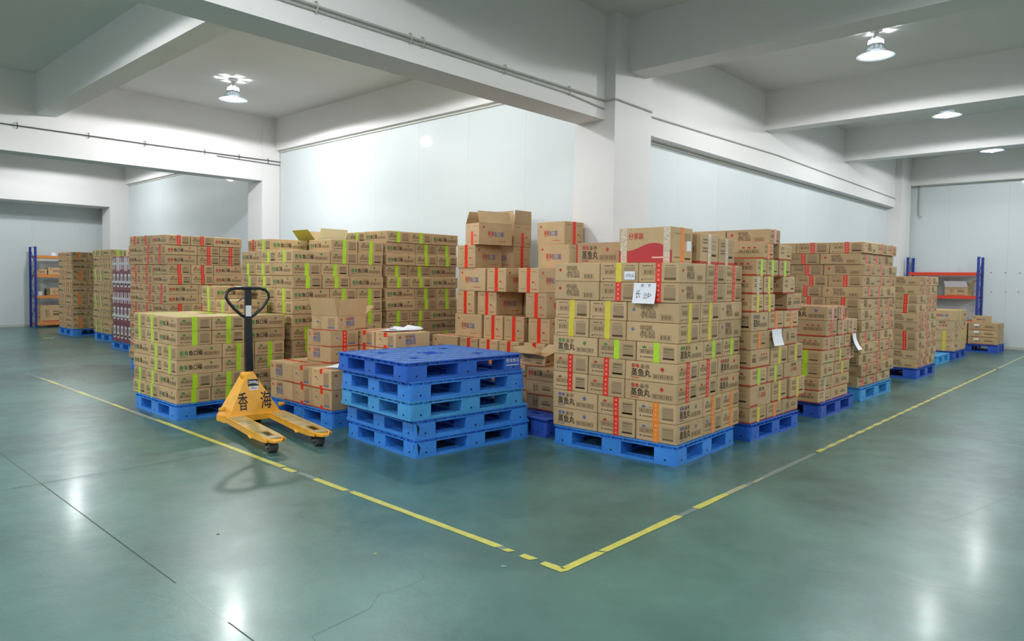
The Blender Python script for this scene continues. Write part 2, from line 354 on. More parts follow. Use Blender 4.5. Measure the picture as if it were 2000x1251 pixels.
# ------------------------------------------------------------------ pallets
_pc = {}
def pallet_parts(LX, LY, H, k, kd):
    key = (LX, LY, H, k, kd)
    if key in _pc: return _pc[key]
    bx = [0, LX*.42, LX-.20*LX*.95]; bw = [.19*LX, .16*LX, .19*LX]
    bw = [.165*LX, .16*LX, .165*LX]; bx = [0, LX/2-bw[1]/2, LX-bw[2]]; bh = [.165*LY, .16*LY, .165*LY]; by = [0, LY/2-bh[1]/2, LY-bh[2]]
    feet = []
    for i in range(3):
        for j in range(3):
            mb = MB(); r = .028
            x0, x1, y0, y1 = bx[i], bx[i]+bw[i], by[j], by[j]+bh[j]
            def ring(ins):
                out = []
                for cx_, cy_, a0, rr in ((x1, y0, -90, r if (i == 2 and j == 0) else .006), (x1, y1, 0, r if (i == 2 and j == 2) else .006), (x0, y1, 90, r if (i == 0 and j == 2) else .006), (x0, y0, 180, r if (i == 0 and j == 0) else .006)):
                    sx = -1 if cx_ == x1 else 1; sy = -1 if cy_ == y1 else 1
                    ox, oy = cx_+sx*(rr+ins), cy_+sy*(rr+ins)
                    for q in range(4):
                        t = math.radians(a0+30*q); out.append((ox+rr*math.cos(t), oy+rr*math.sin(t)))
                return out
            A = ring(.0); B = ring(.0); n = len(A)
            vs = [(x, y, .024) for x, y in A]+[(x, y, H-.03) for x, y in B]
            mb.mesh_in(vs, [(q, (q+1) % n, n+(q+1) % n, n+q) for q in range(n)]+[tuple(reversed(range(n))), tuple(range(n, 2*n))], k)
            # small plug holes low on the outer faces, and a moulded rib
            if j == 0: mb.box((x0+x1)/2-.008, y0-.0015, .035, (x0+x1)/2+.008, y0+.001, .048, 'slot')
            if i == 0: mb.box(x0-.0015, (y0+y1)/2-.008, .035, x0+.001, (y0+y1)/2+.008, .048, 'slot')
            if (i, j) == (0, 0):
                for q in range(4):
                    z = .05+.022*q; mb.tube([(x0+.05, y0-.001, z), (x0+.02, y0+.002, z), (x0+.006, y0+.01, z), (x0-.001, y0+.03, z), (x0-.001, y0+.05, z)], .0022, k, 5)
            feet.append(mb.data('foot'))
    # bottom frame with slotted runners
    mb = MB()
    def runner(a0, a1, c0, c1, ax, slots):
        T = (lambda x, y, z: (x, y, z)) if ax == 'x' else (lambda x, y, z: (y, x, z))
        w = c1-c0
        mb.box(a0, c0, 0, a1, c0+w*.32, .024, k, T); mb.box(a0, c1-w*.32, 0, a1, c1, .024, k, T)
        n = slots+1; q = (a1-a0)/(slots*2+1)
        for i in range(n): 
            s0 = a0+2*i*q; mb.box(s0, c0+w*.32, 0, s0+q*1.25, c1-w*.32, .022, k, T)
    rw = [(0, .11), (LY/2-.055, LY/2+.055), (LY-.11, LY)]
    for c0, c1 in rw:
        for i in range(2): runner(bx[i]+bw[i], bx[i+1], c0, c1, 'x', 5)
    for c0, c1 in [(0, .11), (LX/2-.055, LX/2+.055), (LX-.11, LX)]:
        for i in range(2): runner(by[i]+bh[i], by[i+1], c0, c1, 'y', 5)
    for i in range(3):
        for j in range(3): mb.box(bx[i]+.002, by[j]+.002, 0, bx[i]+bw[i]-.002, by[j]+bh[j]-.002, .024, k)
    run = mb.data('bottom_runner')
    # top deck: rim + ribbed tiles, a few hand holes
    mb = MB(); z1 = H; z0 = H-.03
    mb.box(0, 0, z1-.009, LX, .03, z1, k); mb.box(0, LY-.03, z1-.009, LX, LY, z1, k); mb.box(0, .03, z1-.009, .03, LY-.03, z1, k); mb.box(LX-.03, .03, z1-.009, LX, LY-.03, z1, k)
    nx, ny = 12, 10; cx_ = (LX-.06)/nx; cy_ = (LY-.06)/ny
    for i in range(nx):
        for j in range(ny):
            if (i in (5, 6) and j in (4, 5)): continue
            if (i in (2, 9) and j in (2, 7)): 
                continue
            g = .005; x0 = .03+i*cx_; y0 = .03+j*cy_
            dz = -.002 if (i+j) % 2 else 0
            mb.box(x0+g, y0+g, z1-.012, x0+cx_-g, y0+cy_-g, z1-.001+dz, kd)
    # grid of supporting ribs under the tiles
    for i in range(nx+1): mb.box(.03+i*cx_-.004, .004, z0, .03+i*cx_+.004, LY-.004, z1-.008, k)
    for j in range(ny+1): mb.box(.004, .03+j*cy_-.004, z0, LX-.004, .03+j*cy_+.004, z1-.008, k)
    # lower lip along the openings
    for yy in (0, LY-.006): mb.box(bw[0], yy, z0-.004, LX-bw[0], yy+.006, z0+.004, k)
    for xx in (0, LX-.006): mb.box(xx, bh[0], z0-.004, xx+.006, LY-bh[0], z0+.004, k)
    # hole rim
    mb.tube([(LX/2+.085*math.cos(2*PI*t/16), LY/2+.085*math.sin(2*PI*t/16), z1-.006) for t in range(16)], .006, k, 6, True)
    deck = mb.data('top_deck')
    _pc[key] = (feet, run, deck); return _pc[key]
def pallet(x, y, z, rot, LX, LY, H, k, label, group, kd=None):
    feet, run, deck = pallet_parts(LX, LY, H, k, kd or k)
    r = empty('plastic_pallet', (x, y, z), rot); tag(r, label, 'pallet', group)
    link('top_deck', deck, r); link('bottom_runner', run, r)
    for f in feet: link('foot', f, r)
    return r

# ------------------------------------------------------------------ the room
CZ = 4.55
mb = MB(); mb.box(-9, -9, -.1, 17.3, 20.6, 0, 'floor'); floor = struct('floor', mb)
def strip(parent, pts, wd, k='groove', z=.0006, name='joint'):
    mb = MB(); P = [Vector((*p, 0)) for p in pts]
    for a, b in zip(P[:-1], P[1:]):
        d = (b-a).normalized(); n = Vector((-d.y, d.x, 0))*wd/2
        mb.poly([(q.x, q.y, z) for q in (a-n, b-n, b+n, a+n)], k)
    return link(name, mb.data(name), parent)
strip(floor, [(-1.4, 3.47), (-1.4, 1.2)], .007); strip(floor, [(-1.4, 1.1), (-1.4, .72)], .004, 'line_worn'); strip(floor, [(-1.4, .66), (-1.4, -8)], .006); strip(floor, [(-1.4, 3.47), (-1.4, 12)], .004)
strip(floor, [(-8, 3.48), (-.2, 3.47)], .005); strip(floor, [(5.15, -.8), (5.18, -1.4), (5.16, -6)], .006)
strip(floor, [(-1.27, .1), (-1.22, .31), (-.92, .34), (-.8, .43), (-.72, .40), (-.55, .41), (-.5, .5)], .0016, name='crack')
strip(floor, [(2.2, -1.2), (2.38, -1.26), (3.04, -1.4), (3.33, -1.45)], .0016, name='crack'); strip(floor, [(1.14, -1.2), (1.1, -1.36), (1.17, -1.5), (1.15, -1.65)], .0016, name='crack')

mb = MB(); mb.box(-9.2, -9.2, CZ, 17.3, 20.6, CZ+.1, 'ceil'); struct('ceiling', mb)
def wallpanels(name, axis, pos, a0, a1, z1, thick, sgn, step, k='panel', top=CZ):
    """wall backing plus separate sandwich panels standing 4 mm apart"""
    mb = MB()
    if axis == 'x': mb.box(pos, a0, 0, pos+sgn*thick, a1, top, 'wall') if sgn > 0 else mb.box(pos+sgn*thick, a0, 0, pos, a1, top, 'wall')
    else: mb.box(a0, pos, 0, a1, pos+thick, top, 'wall')
    o = struct(name, mb)
    if z1:
        n = max(1, round((a1-a0)/step)); st = (a1-a0)/n; me = None
        for i in range(n):
            b0 = a0+i*st+.0008; b1 = a0+(i+1)*st-.0008
            if me is None:
                q = MB()
                if axis == 'x': q.box(-.02, 0, 0, 0, b1-b0, z1, k)
                else: q.box(0, -.02, 0, b1-b0, 0, z1, k)
                me = q.data('panel')
            link('panel', me, o, (pos, b0, 0) if axis == 'x' else (b0, pos, 0))
    return o
wallpanels('wall_inner_left', 'x', 4.50, 3.2, 20.3, CZ-.65+.03, .2, 1, 1.16)
wallpanels('wall_inner_right', 'y', 2.97, 4.9, 17.0, 3.34, .2, 1, 1.16)
wallpanels('wall_far_left', 'y', 20.32, -9, 4.7, 3.32, .2, 1, 1.16)
wr = wallpanels('wall_far_right', 'x', 17.0, -9, 3.0, 3.93, .2, 1, 1.16)
for n_, bx in (('wall_rear_left', (-9.2, -9.2, 0, -9, 20.5, CZ)), ('wall_rear_right', (-9, -9.2, 0, 17.2, -9, CZ))):
    mb = MB(); mb.box(*bx, 'wall'); struct(n_, mb)
def column(x0, y0, x1, y1):
    mb = MB(); mb.box(x0, y0, 0, x1, y1, CZ, 'wall'); o = struct('column', mb); return o
column(4.1, 2.61, 4.88, 3.2); column(4.1, 10.94, 4.85, 11.52); column(4.0, 19.27, 4.7, 19.9); column(16.0, 2.61, 16.8, 3.2)
def beam(*b):
    mb = MB(); mb.box(*b, 'wall'); return struct('beam', mb)
beam(-9, 2.75, 3.33, 4.1, 3.15, CZ); beam(4.88, 2.76, 3.31, 16.0, 3.1, CZ); beam(-9, 10.945, 3.31, 4.1, 11.35, CZ); beam(-9, 19.275, 3.28, 4.0, 20.3, CZ); beam(16.8, 2.7, 3.31, 17, 3.1, CZ)
for y0, y1 in ((-9, 2.75), (3.15, 10.945), (11.35, 19.275)):
    beam(.34, y0, 3.93, .63, y1, CZ); beam(-3.75, y0, 3.93, -3.45, y1, CZ)
beam(4.37, -9, 3.915, 4.73, 2.61, CZ)
for y0, y1 in ((3.2, 10.94), (11.52, 19.27)): beam(4.38, y0, 3.93, 4.5, y1, CZ)
for x in (8.53, 12.33): beam(x, -9, 3.93, x+.3, 2.76, CZ)
beam(16.78, -9, 3.9, 17, 2.61, CZ)
for y in (-5.5,): beam(-9, y-.4, 3.33, .34, y, CZ)
# trim angles under the beams above the panels
def trim(n, *b):
    mb = MB(); mb.box(*b, 'trimm'); struct('trim_%d' % n, mb)
trim(1, 4.45, 3.2, 3.895, 4.48, 10.94, 3.93); trim(2, 4.45, 11.52, 3.895, 4.48, 19.27, 3.93)
trim(3, 4.88, 2.93, 3.27, 16.0, 2.95, 3.31); trim(4, 4.47, 10.925, 0, 4.485, 10.94, 3.9); trim(5, 16.76, -9, 3.885, 16.98, 2.61, 3.9)
trim(6, 16.965, -9, 0, 16.98, 2.6, .06); trim(7, -9, 20.28, 0, 4.0, 20.3, .06)
# hooks / bolts on the far right wall
for y, z in ((.9, 1.78), (.62, 1.78), (.35, 1.77), (.88, 1.33), (.61, 1.33), (.36, 1.34), (1.2, 1.78), (1.2, 1.33)):
    mb = MB(); mb.tube([(0, 0, 0), (-.03, 0, 0)], .012, 'steel', 8); mb.tube([(-.02, 0, 0), (-.035, 0, -.012)], .006, 'wiredark', 6); link('bolt', mb.data('bolt'), wr, (16.98, y, z))
# cables
def cable(pts_list, clips, label, r=.009, k='wire', ck='wiredark'):
    mb = MB()
    for p in pts_list: mb.tube(p, r, k, 6)
    o = link('cable', mb.data('cable')); tag(o, label, 'cable')
    for c in clips:
        q = MB(); q.tube([(0, 0, .05), (0, -.03, .045), (0, -.045, .0), (0, -.02, -.035), (0, 0, -.04)], .006, ck, 6); link('clip', q.data('clip'), o, c)
    return o
y = 2.75
cable([[(-9, y-.03, 3.535), (2, y-.03, 3.53), (4.07, y-.035, 3.545)], 
       [(-9, y-.012, 3.50), (2, y-.012, 3.50), (3.4, y-.012, 3.495), (4.07, y-.012, 3.45)]],
      [(.27, y, 3.52), (1.19, y, 3.52), (1.33, y, 3.52), (2.38, y, 3.52), (3.4, y, 3.52)], 'grey cable running along the long beam beside the central column', .010, 'wire', 'wire')
cable([[(4.085, 2.72, 3.545), (4.085, 2.60, 3.55), (4.12, 2.595, 3.55), (4.86, 2.595, 3.54), (4.892, 2.61, 3.54), (4.90, 2.73, 3.54)]], [], 'grey cable bending around the central column', .010)
cable([[(4.91, 2.745, 3.54), (9, 2.745, 3.60), (12.5, 2.745, 3.56), (15.97, 2.745, 3.52)]], [], 'thin grey cable along the band above the right wall', .010)
y = 10.94
cable([[(-9, y-.03, 3.715), (2, y-.03, 3.70), (4.47, y-.03, 3.715)], [(3.2, y-.01, 3.665), (4.47, y-.012, 3.65)]], [(x, y, 3.70) for x in (-1.8, -.85, .09, 1.07, 1.94, 2.97, 3.62, 4.21)], 'dark cable held by hooks along the left far beam', .008, 'wiredark')
cable([[(16.93, 2.45, 3.9), (16.93, 2.45, 3.18), (16.9, 2.38, 3.12)]], [], 'short cable hanging down from the beam at far right', .012)

# ------------------------------------------------------------------ lamps
def lamp_meshes():
    br = MB(); br.lathe([(0, .33), (.07, .33), (.07, .30), (.028, .29), (.028, .24), (.055, .23), (.055, .21), (0, .21)], 'lampw', 14)
    fin = MB()
    for i in range(6):
        a = 2*PI*i/6; c, s = math.cos(a), math.sin(a)
        fin.mesh_in([(c*r-s*t, s*r+c*t, z) for r, z in ((.045, .22), (.085, .13), (.095, .13), (.055, .22)) for t in (-.014, .014)], [(0,2,4,6),(1,7,5,3),(0,1,3,2),(2,3,5,4),(4,5,7,6),(6,7,1,0)], 'lampw')
    bell = MB(); bell.lathe([(.078, .188), (.085, .188), (.092, .135)], 'glowring', 28); bell.lathe([(.095, .135), (.10, .11), (.115, .08), (.145, .045), (.185, .018), (.215, .004), (.219, .0), (.213, .001), (.18, .012), (.14, .038), (.108, .075), (.092, .11), (.088, .13)], 'alu', 28)  # glowing collar added for the bright neck openings; it also narrows the upward light
    bulb = MB(); bulb.lathe([(0, .125), (.03, .12), (.04, .09), (.06, .06), (.068, .02), (.055, -.01), (.03, -.026), (0, -.032)], 'bulb', 14)
    return br.data('bracket', 1), fin.data('fins'), bell.data('reflector', 1), bulb.data('bulb', 1)
LM = lamp_meshes()
LLAB = {(2.5, 8.8): 'bell-shaped bay lamp glowing on the ceiling at the upper left', (6.6, .55): 'bell-shaped bay lamp nearest, below the ceiling at the upper right',
        (10.6, .6): 'second bell-shaped bay lamp, half behind the second beam on the right', (14.6, .6): 'farthest right bay lamp, mostly hidden behind the third beam'}
for (lx, ly) in LAMPS:
    r = empty('bay_lamp', (lx, ly, CZ-.33)); tag(r, LLAB.get((lx, ly), 'bell-shaped bay lamp on the ceiling outside the picture'), 'lamp', 'bay lamps on the ceiling')
    for nme, me in zip(('bracket', 'fins', 'reflector', 'bulb'), LM): link(nme, me, r)
    g = LAMP_GAIN.get((lx, ly), 1)
    ld = bpy.data.lights.new('lamp_light', 'SPOT'); ld.energy = LAMP_W*g; ld.color = LAMP_COL; ld.spot_size = math.radians(177); ld.spot_blend = .06; ld.shadow_soft_size = .09
    lo = bpy.data.objects.new('lamp_light', ld); COL.objects.link(lo); lo.parent = r; lo.location = (0, 0, -.05)
    ud = bpy.data.lights.new('neck_light', 'POINT'); ud.energy = 9; ud.color = LAMP_COL; ud.shadow_soft_size = .008
    uo = bpy.data.objects.new('neck_light', ud); COL.objects.link(uo); uo.parent = r; uo.location = (0, 0, .132)

# ------------------------------------------------------------------ floor marking tape
def marking(label, spans, axis):
    root = empty('floor_tape', (0, 0, 0)); tag(root, label, 'floor marking')
    for a0, a1, c, wd, k in spans:
        mb = MB()
        n = max(2, min(10, int((a1-a0)/.25)+1)); top = []; bot = []
        for i in range(n+1):
            t = a0+(a1-a0)*i/n; j = random.uniform(-.0025, .0025)
            e = .012*random.uniform(-1, 1) if i in (0, n) else 0
            top.append((t+e, c+wd/2+j)); bot.append((t-e, c-wd/2-j))
        for i in range(n):
            q = [bot[i], bot[i+1], top[i+1], top[i]]
            if axis == 'y': q = [(b, a) for a, b in reversed(q)]
            z = .0022 if k == 'line' else .0018 if k == 'line_pale' else .0014
            mb.poly([(a, b, z) for a, b in q], k); mb.poly([(a, b, z-.0008) for a, b in reversed(q)], k)
        link('tape_piece' if k != 'line_worn' else 'glue_residue', mb.data('tape_piece'), root)
    return root
T_ = .05
sp = [(-.02, .13, 0, T_, 'line'), (.19, .275, .0, T_*.95, 'line'), (.345, .395, -.003, T_*.8, 'line'), (.395, .50, .0, T_*.85, 'line_worn'), (.44, .82, 0, T_*.9, 'line'), (.82, 1.83, 0, T_*.95, 'line'), (1.83, 1.88, 0, T_*.7, 'line_worn'), (1.88, 2.27, -.01, T_, 'line'), (2.27, 2.51, -.005, T_*.9, 'line_worn'), (2.53, 2.69, -.02, T_*.95, 'line'),
      (2.715, 3.4, -.01, T_, 'line'), (3.4, 5.2, -.01, T_*.95, 'line')]
t = 5.2
while t < 9.2: sp.append((t, t+.4, -.02-.006*(t-5), T_*.9, 'line_pale' if int(t*10) % 3 else 'line')); t += .4
sp.append((9.2, 9.9, -.05, T_*.6, 'line_worn'))
marking('worn yellow floor tape line running to the far left', sp, 'y')
sp = [(.02, .33, 0, T_*1.0, 'line'), (.345, 1.15, 0, T_*.95, 'line'), (1.15, 1.36, 0, T_*.8, 'line_worn'), (1.36, 1.78, 0, T_*.95, 'line'), (1.78, 2.1, 0, T_*.85, 'line_pale'), (2.1, 2.2, 0, T_*.8, 'line_worn'), (2.2, 2.36, -.01, T_*.5, 'line_pale'), (2.36, 3.42, -.005, T_*.9, 'line_worn')]
t = 3.5
while t < 12: sp.append((t, t+.10+.012*t, .0, T_*.85, 'line')); sp.append((t+.10+.012*t, t+.22+.012*t, 0, T_*.7, 'line_pale')); t += .22+.012*t
sp.append((12, 16.9, 0, T_*.85, 'line_pale'))
marking('dashed worn yellow floor tape line running to the far right', sp, 'x')

# ------------------------------------------------------------------ loaded pallets
D2R = math.radians
W_P1 = 'nearest right stack'
# front right stack
pallet(2.15, .60, 0, D2R(2.5), 1.1, 1.2, .163, 'p_blue', 'bright blue plastic pallet under the nearest right carton stack', 'blue plastic pallets')
K = (2.165, .615); rt = D2R(2.5); dm = (.475, .37, .1595); z0 = .165
def A8(*q): return list(q)
Bx = 'ink_blue'; Rx = 'ink_red'; Gx = 'ink_green'
rowA = [(Bx, 't_orange'), (Rx, 't_red'), (Bx, 't_orange'), (Bx, 't_orange'), (Bx, 't_red'), (Rx, 't_red'), (Rx, 't_red'), (Rx, 't_red')]
stack(K, rt, dm, z0, [('A', 'ball', Bx, rowA), ('A', 'ball', Bx, rowA), ('B', 'ball', Rx, 't_red'), ('B', 'ball', Rx, 't_red'), ('A', 'ball', Gx, 't_lime'),
      ('B', 'croaker', Bx, 't_yellow'), ('B', 'croaker', Bx, 't_yellow'), ('A', 'croaker', Rx, 't_red'),
      ('A', 'croaker', Rx, [(Rx, 't_red'), (Rx, 't_yellow'), (Rx, 't_red'), (Rx, 't_red'), (Rx, 't_red'), (Rx, 't_red'), (Rx, 't_red'), (Rx, 't_red')])], W_P1, full=True, jit=.004)
ztop = z0+9*.1595
def stick(name, mb, x, y, z, rot, label, cat, group=None, smooth=False):
    o = link(name, mb.data(name, smooth), None, (x, y, z), rot); tag(o, label, cat, group); return o
def sheet(wd, ht, curl, k='paper', n=6, side=1):
    """paper hanging from its top edge, the lower part curling outwards (-Y local)"""
    mb = MB(); vs = []; 
    for i in range(n+1):
        t = i/n; yy = -curl*t*t; vs += [(0, yy, -ht*t), (wd, yy-.1*curl*t, -ht*t)]
    mb.mesh_in(vs, [(2*i, 2*i+2, 2*i+3, 2*i+1) for i in range(n)], k)
    mb.mesh_in([(a, b+.0008, c) for a, b, c in vs], [(2*i, 2*i+1, 2*i+3, 2*i+2) for i in range(n)], k)
    return mb
# note and sheet on the -X face (local frame: x runs toward the viewer's right = -Y world)
def onface(mb, x, y, z, rot, *a): return stick('paper_sheet', mb, x, y, z, rot-PI/2, *a)
ca, sa = math.cos(rt), math.sin(rt)
def P1w(a, b): return (K[0]+a*ca-b*sa, K[1]+a*sa+b*ca)
mb = sheet(.205, .165, .028); f = Face(mb, (0, -.0105, -.165), (1, 0, 0), (0, 0, 1), (0, -1, 0), .205, .165)
f.o.y = -.012
x_, y_ = P1w(-.012, .40)
for (t_, a0, b0, a1, b1) in (('南', .33, .80, .46, .95), ('京', .64, .80, .76, .95), ('长', .12, .25, .34, .66), ('沙', .46, .22, .82, .52)):
    vs, fs, asp = glyph(t_, .0)
    def pp(u, v): 
        tt = 1-v; return (u*.205, -.028*tt*tt-.0028*tt*u-.0012, -.165*tt)
    mb.mesh_in([pp(a0+x*(a1-a0), b0+y*(b1-b0)) for x, y in vs], fs, 'pen')
onface(mb, x_, y_, z0+8*.1595-.004, rt, 'white handwritten sheet hanging on the left face of the nearest right stack', 'paper', None)
mb = MB(); mb.box(0, -.0012, 0, .10, 0, .068, 'paper'); Face(mb, (0, -.0012, 0), (1,0,0), (0,0,1), (0,-1,0), .10, .068).text('试吃品', .12, .28, .9, .72, 'pen', .0, .0004)
x_, y_ = P1w(-.006, .495); onface(mb, x_, y_, z0+8*.1595+.02, rt, 'small white note with handwriting on a yellow-taped top layer carton', 'paper', None)
# big sharing-pack box on top, with wrinkled clear tape
def share_box(x, y, z, rot):
    L, W, H = .50, .33, .285
    bm = bmesh.new(); bmesh.ops.create_cube(bm, size=1, matrix=Matrix.Translation((0,0,H/2)) @ Matrix.Diagonal((L,W,H,1))); bmesh.ops.bevel(bm, geom=list(bm.edges), offset=.006, segments=2, affect='EDGES')
    mb = MB(); mb.mesh_in([v.co for v in bm.verts], [tuple(v.index for v in f.verts) for f in bm.faces], 'kraft'); bm.free()
    for s in (-1, 1):
        f = Face(mb, (-s*L/2, s*W/2, 0) if s > 0 else (-L/2, -W/2, 0), (-1 if s > 0 else 1, 0, 0), (0,0,1), (0, s, 0), L, H)
        if s > 0: f.o = Vector((L/2, W/2, 0))
        cu = [(0, .36), (.10, .34), (.2, .345), (.3, .38), (.4, .44), (.5, .51), (.6, .55), (.7, .56), (.8, .53), (.9, .44), (1, .34)]
        for (a, b), (c, d) in zip(cu[:-1], cu[1:]): f.poly([(a, .01), (c, .01), (c, d), (a, b)], 'ink_maroon')
        f.text('分享装', .19, .66, .47, .85, 'ink_red', .075, .0009); f.rect(.64, .13, .86, .17, 't_mark', .0012)
    for s in (-1, 1):
        f = Face(mb, (s*L/2, -s*W/2, 0), (0, s, 0), (0,0,1), (s,0,0), W, H)
        f.rect(.12, .14, .38, .17, 'ink_brown'); f.rect(.62, .1, .9, .15, 'ink_dark'); f.rect(.6, .6, .9, .85, 'ink_table'); f.rect(.12, .8, .42, .84, 'ink_table')
    o = link('carton', mb.data('share_carton'), None, (x, y, z), rot); tag(o, 'large carton with crimson wave print on top of the nearest right stack', 'box', None)
    for i, a in enumerate((-L/2+.045, L/2-.05)):
        q = MB(); e = .0016; q.box(a-.03, -W/2-e, .0, a+.03, -W/2, H, 't_clear'); q.box(a-.03, W/2, 0, a+.03, W/2+e, H, 't_clear'); q.box(a-.03, -W/2-e, H, a+.03, W/2+e, H+e, 't_clear'); link('clear_tape', q.data('clear_tape'), o)
    link('tape', tape_mesh(L, W, H, 't_orange', 'full', .05), o)
    q = MB(); q.box(L/2, .07, .10, L/2+.0012, .14, .18, 'paper'); q.box(-L/2-.0012, -.14, .10, -L/2, -.07, .18, 'paper'); lb = link('label_sticker', q.data('label_sticker'), o); lb['label'] = 'small white sticker'
    return o
def top_at(a, b): return P1w(a, b)
share_box(2.21+.17, .72+.25, ztop, PI/2)
def place(x, y, z, along, dims, st, ink, tape, label, group, rot=0, tkind='full'):
    """x, y = corner nearest the camera; along = world direction of the long side"""
    L, W, H = dims; ca, sa = math.cos(rot), math.sin(rot); a, b = (L/2, W/2) if along == 'X' else (W/2, L/2)
    return carton(x+a*ca-b*sa, y+a*sa+b*ca, z, rot+(0 if along == 'X' else PI/2), dims, st, ink, tape, label, group, tkind)
place(2.62, 1.49, ztop, 'Y', (.49, .33, .205), 'ball', Rx, 't_red', 'kraft carton with fish ball print beside the large wave-print carton', None)
g = 'clear-taped cartons on top of the nearest right stack'
place(2.61, .68, ztop, 'Y', (.46, .325, .255), 'misc', Rx, 't_clear', 'clear-taped carton standing right behind the large wave-print carton', g, .01)
place(2.97, .70, ztop, 'Y', (.46, .30, .235), 'misc', Rx, 't_clear', 'smaller clear-taped carton at the right edge of the nearest right stack top', g, -.01)

# low stack behind the pallet jack
pallet(.10, 4.98, 0, 0, 1.19, 1.12, .160, 'p_blue', 'blue plastic pallet under the low lime-taped stack behind the pallet jack', 'blue plastic pallets')
c1 = (.465, .35, .1448)
stack((.105, 4.985), 0, c1, .162, [('B', 'fish', Gx, 't_lime')]*2+[('A', 'fish', Gx, 't_lime')]*2+[('B', 'fish', Gx, 't_lime')]*2, 'low stack behind the jack', full=True)
# two layers seen over it
for (x, y, n, wd) in ((.85, 5.43, 0, 'lower level, right one'), (.85, 5.785, 0, 'lower level, left one'), (.85, 5.80, 1, 'alone on the upper level')):
    place(x, y, .162+(6+n)*.1448+.001, 'X', (.45, .35, .1448), 'fish', Gx, 't_lime', 'lime-taped carton laid on top of the low stack, %s' % wd, 'cartons laid on the low stack behind the jack')
# tall red-taped stack far left
pallet(1.33, 8.42, 0, D2R(5), 1.2, 1.15, .16, 'p_blue', 'blue plastic pallet under the tall red-taped stack at left', 'blue plastic pallets')
stack((1.33, 8.42), D2R(5), (.475, .352, .1433), .162, [('B','fish',Rx,'t_red'), ('A','fish',Rx,'t_red'), ('A','fish',Rx,'t_red'), ('A','fish',Rx,'t_red'), ('B','fish',Rx,'t_red'), ('B','fish',Rx,'t_red'), ('A','fish',Rx,'t_red'), ('A','fish',Rx,'t_red'), ('B','fish',Rx,'t_red'), ('B','fish',Rx,'t_red'), ('A','fish',Rx,'t_red'), ('A','fish',Rx,'t_red'), ('B','fish',Rx,'t_red')], 'tall red-taped stack at left', jit=.010)
pallet(2.62, 8.3, 0, 0, 1.2, 1.1, .16, 'p_blue', 'blue plastic pallet behind the tall lime stack', 'blue plastic pallets')
for n in range(13):
    for i, (dx, dy, al) in enumerate(((0, 0, 'X'), (.5, 0, 'Y'), (.86, 0, 'Y'))):
        if n < 11 and i: continue
        place(2.64+dx, 8.25+dy, .162+n*.1425, al, (.475, .352, .1425), 'fish', Rx, 't_red', 'red-taped carton, %s layer up, %s, second red stack behind' % (ORD[n], ('left', 'middle', 'right')[i]), 'cartons of the second red stack')
for n in range(11):
    place(3.3, 8.25, .162+n*.1425, 'X', (.475, .352, .1425), 'fish', Rx, 't_red', 'red-taped carton, %s layer up, hidden right column, second red stack behind' % ORD[n], 'cartons of the second red stack')
# tall lime stack behind the mid pallet
G1 = 'tall lime stack at left centre'
pallet(1.36, 5.0, 0, 0, 1.2, 1.15, .16, 'p_blue', 'blue plastic pallet under the tall lime-taped stack at left centre', 'blue plastic pallets')
c2 = (.485, .372, .1440)
FA = ('A', 'fish', Gx, 't_lime'); FB = ('B', 'fish', Gx, 't_lime')
stack((1.36, 5.0), D2R(-.5), c2, .162, [FB, FA, FA, FB, FB, FA, FA, FA, FB, FB, FA], G1, jit=.010)
zt = .162+11*.144
for dx, p in ((.50, 'left'), (.88, 'right')):
    place(1.36+dx, 5.0, zt, 'Y', c2, 'fish', Gx, 't_lime', 'lime-taped carton on top of the tall lime stack, %s of the top pair' % p, 'top cartons of the tall lime stack')
place(1.44, 5.62, zt, 'X', c2, 'fish', Gx, 't_lime', 'lime-taped carton alone at the rear left top of the tall lime stack', 'top cartons of the tall lime stack')
place(2.12, 5.60, zt-.144, 'X', c2, 'fish', Gx, 't_lime', 'lime-taped carton under the open carton on the lime stack', 'top cartons of the tall lime stack')
# second tall lime stack
pallet(2.68, 5.04, 0, 0, 1.2, 1.15, .16, 'p_blue', 'blue plastic pallet under the taller lime stack left of the big-carton pile', 'blue plastic pallets')
c3 = (.475, .366, .1446)
stack((2.68, 5.04), 0, c3, .162, [FB, FB, FA, FA, FB, FB, FA, FA, FB, FB, FA, FA, FB], 'taller lime stack at centre', jit=.008, full_from=12)
for a in (0, 1):
    place(2.69+.49*a, 5.78, .162+11*.1446, 'X', c3, 'fish', Gx, 't_lime', 'lime-taped carton under the back row of the taller lime stack, %s' % ('left', 'right')[a], 'cartons of taller lime stack at centre')

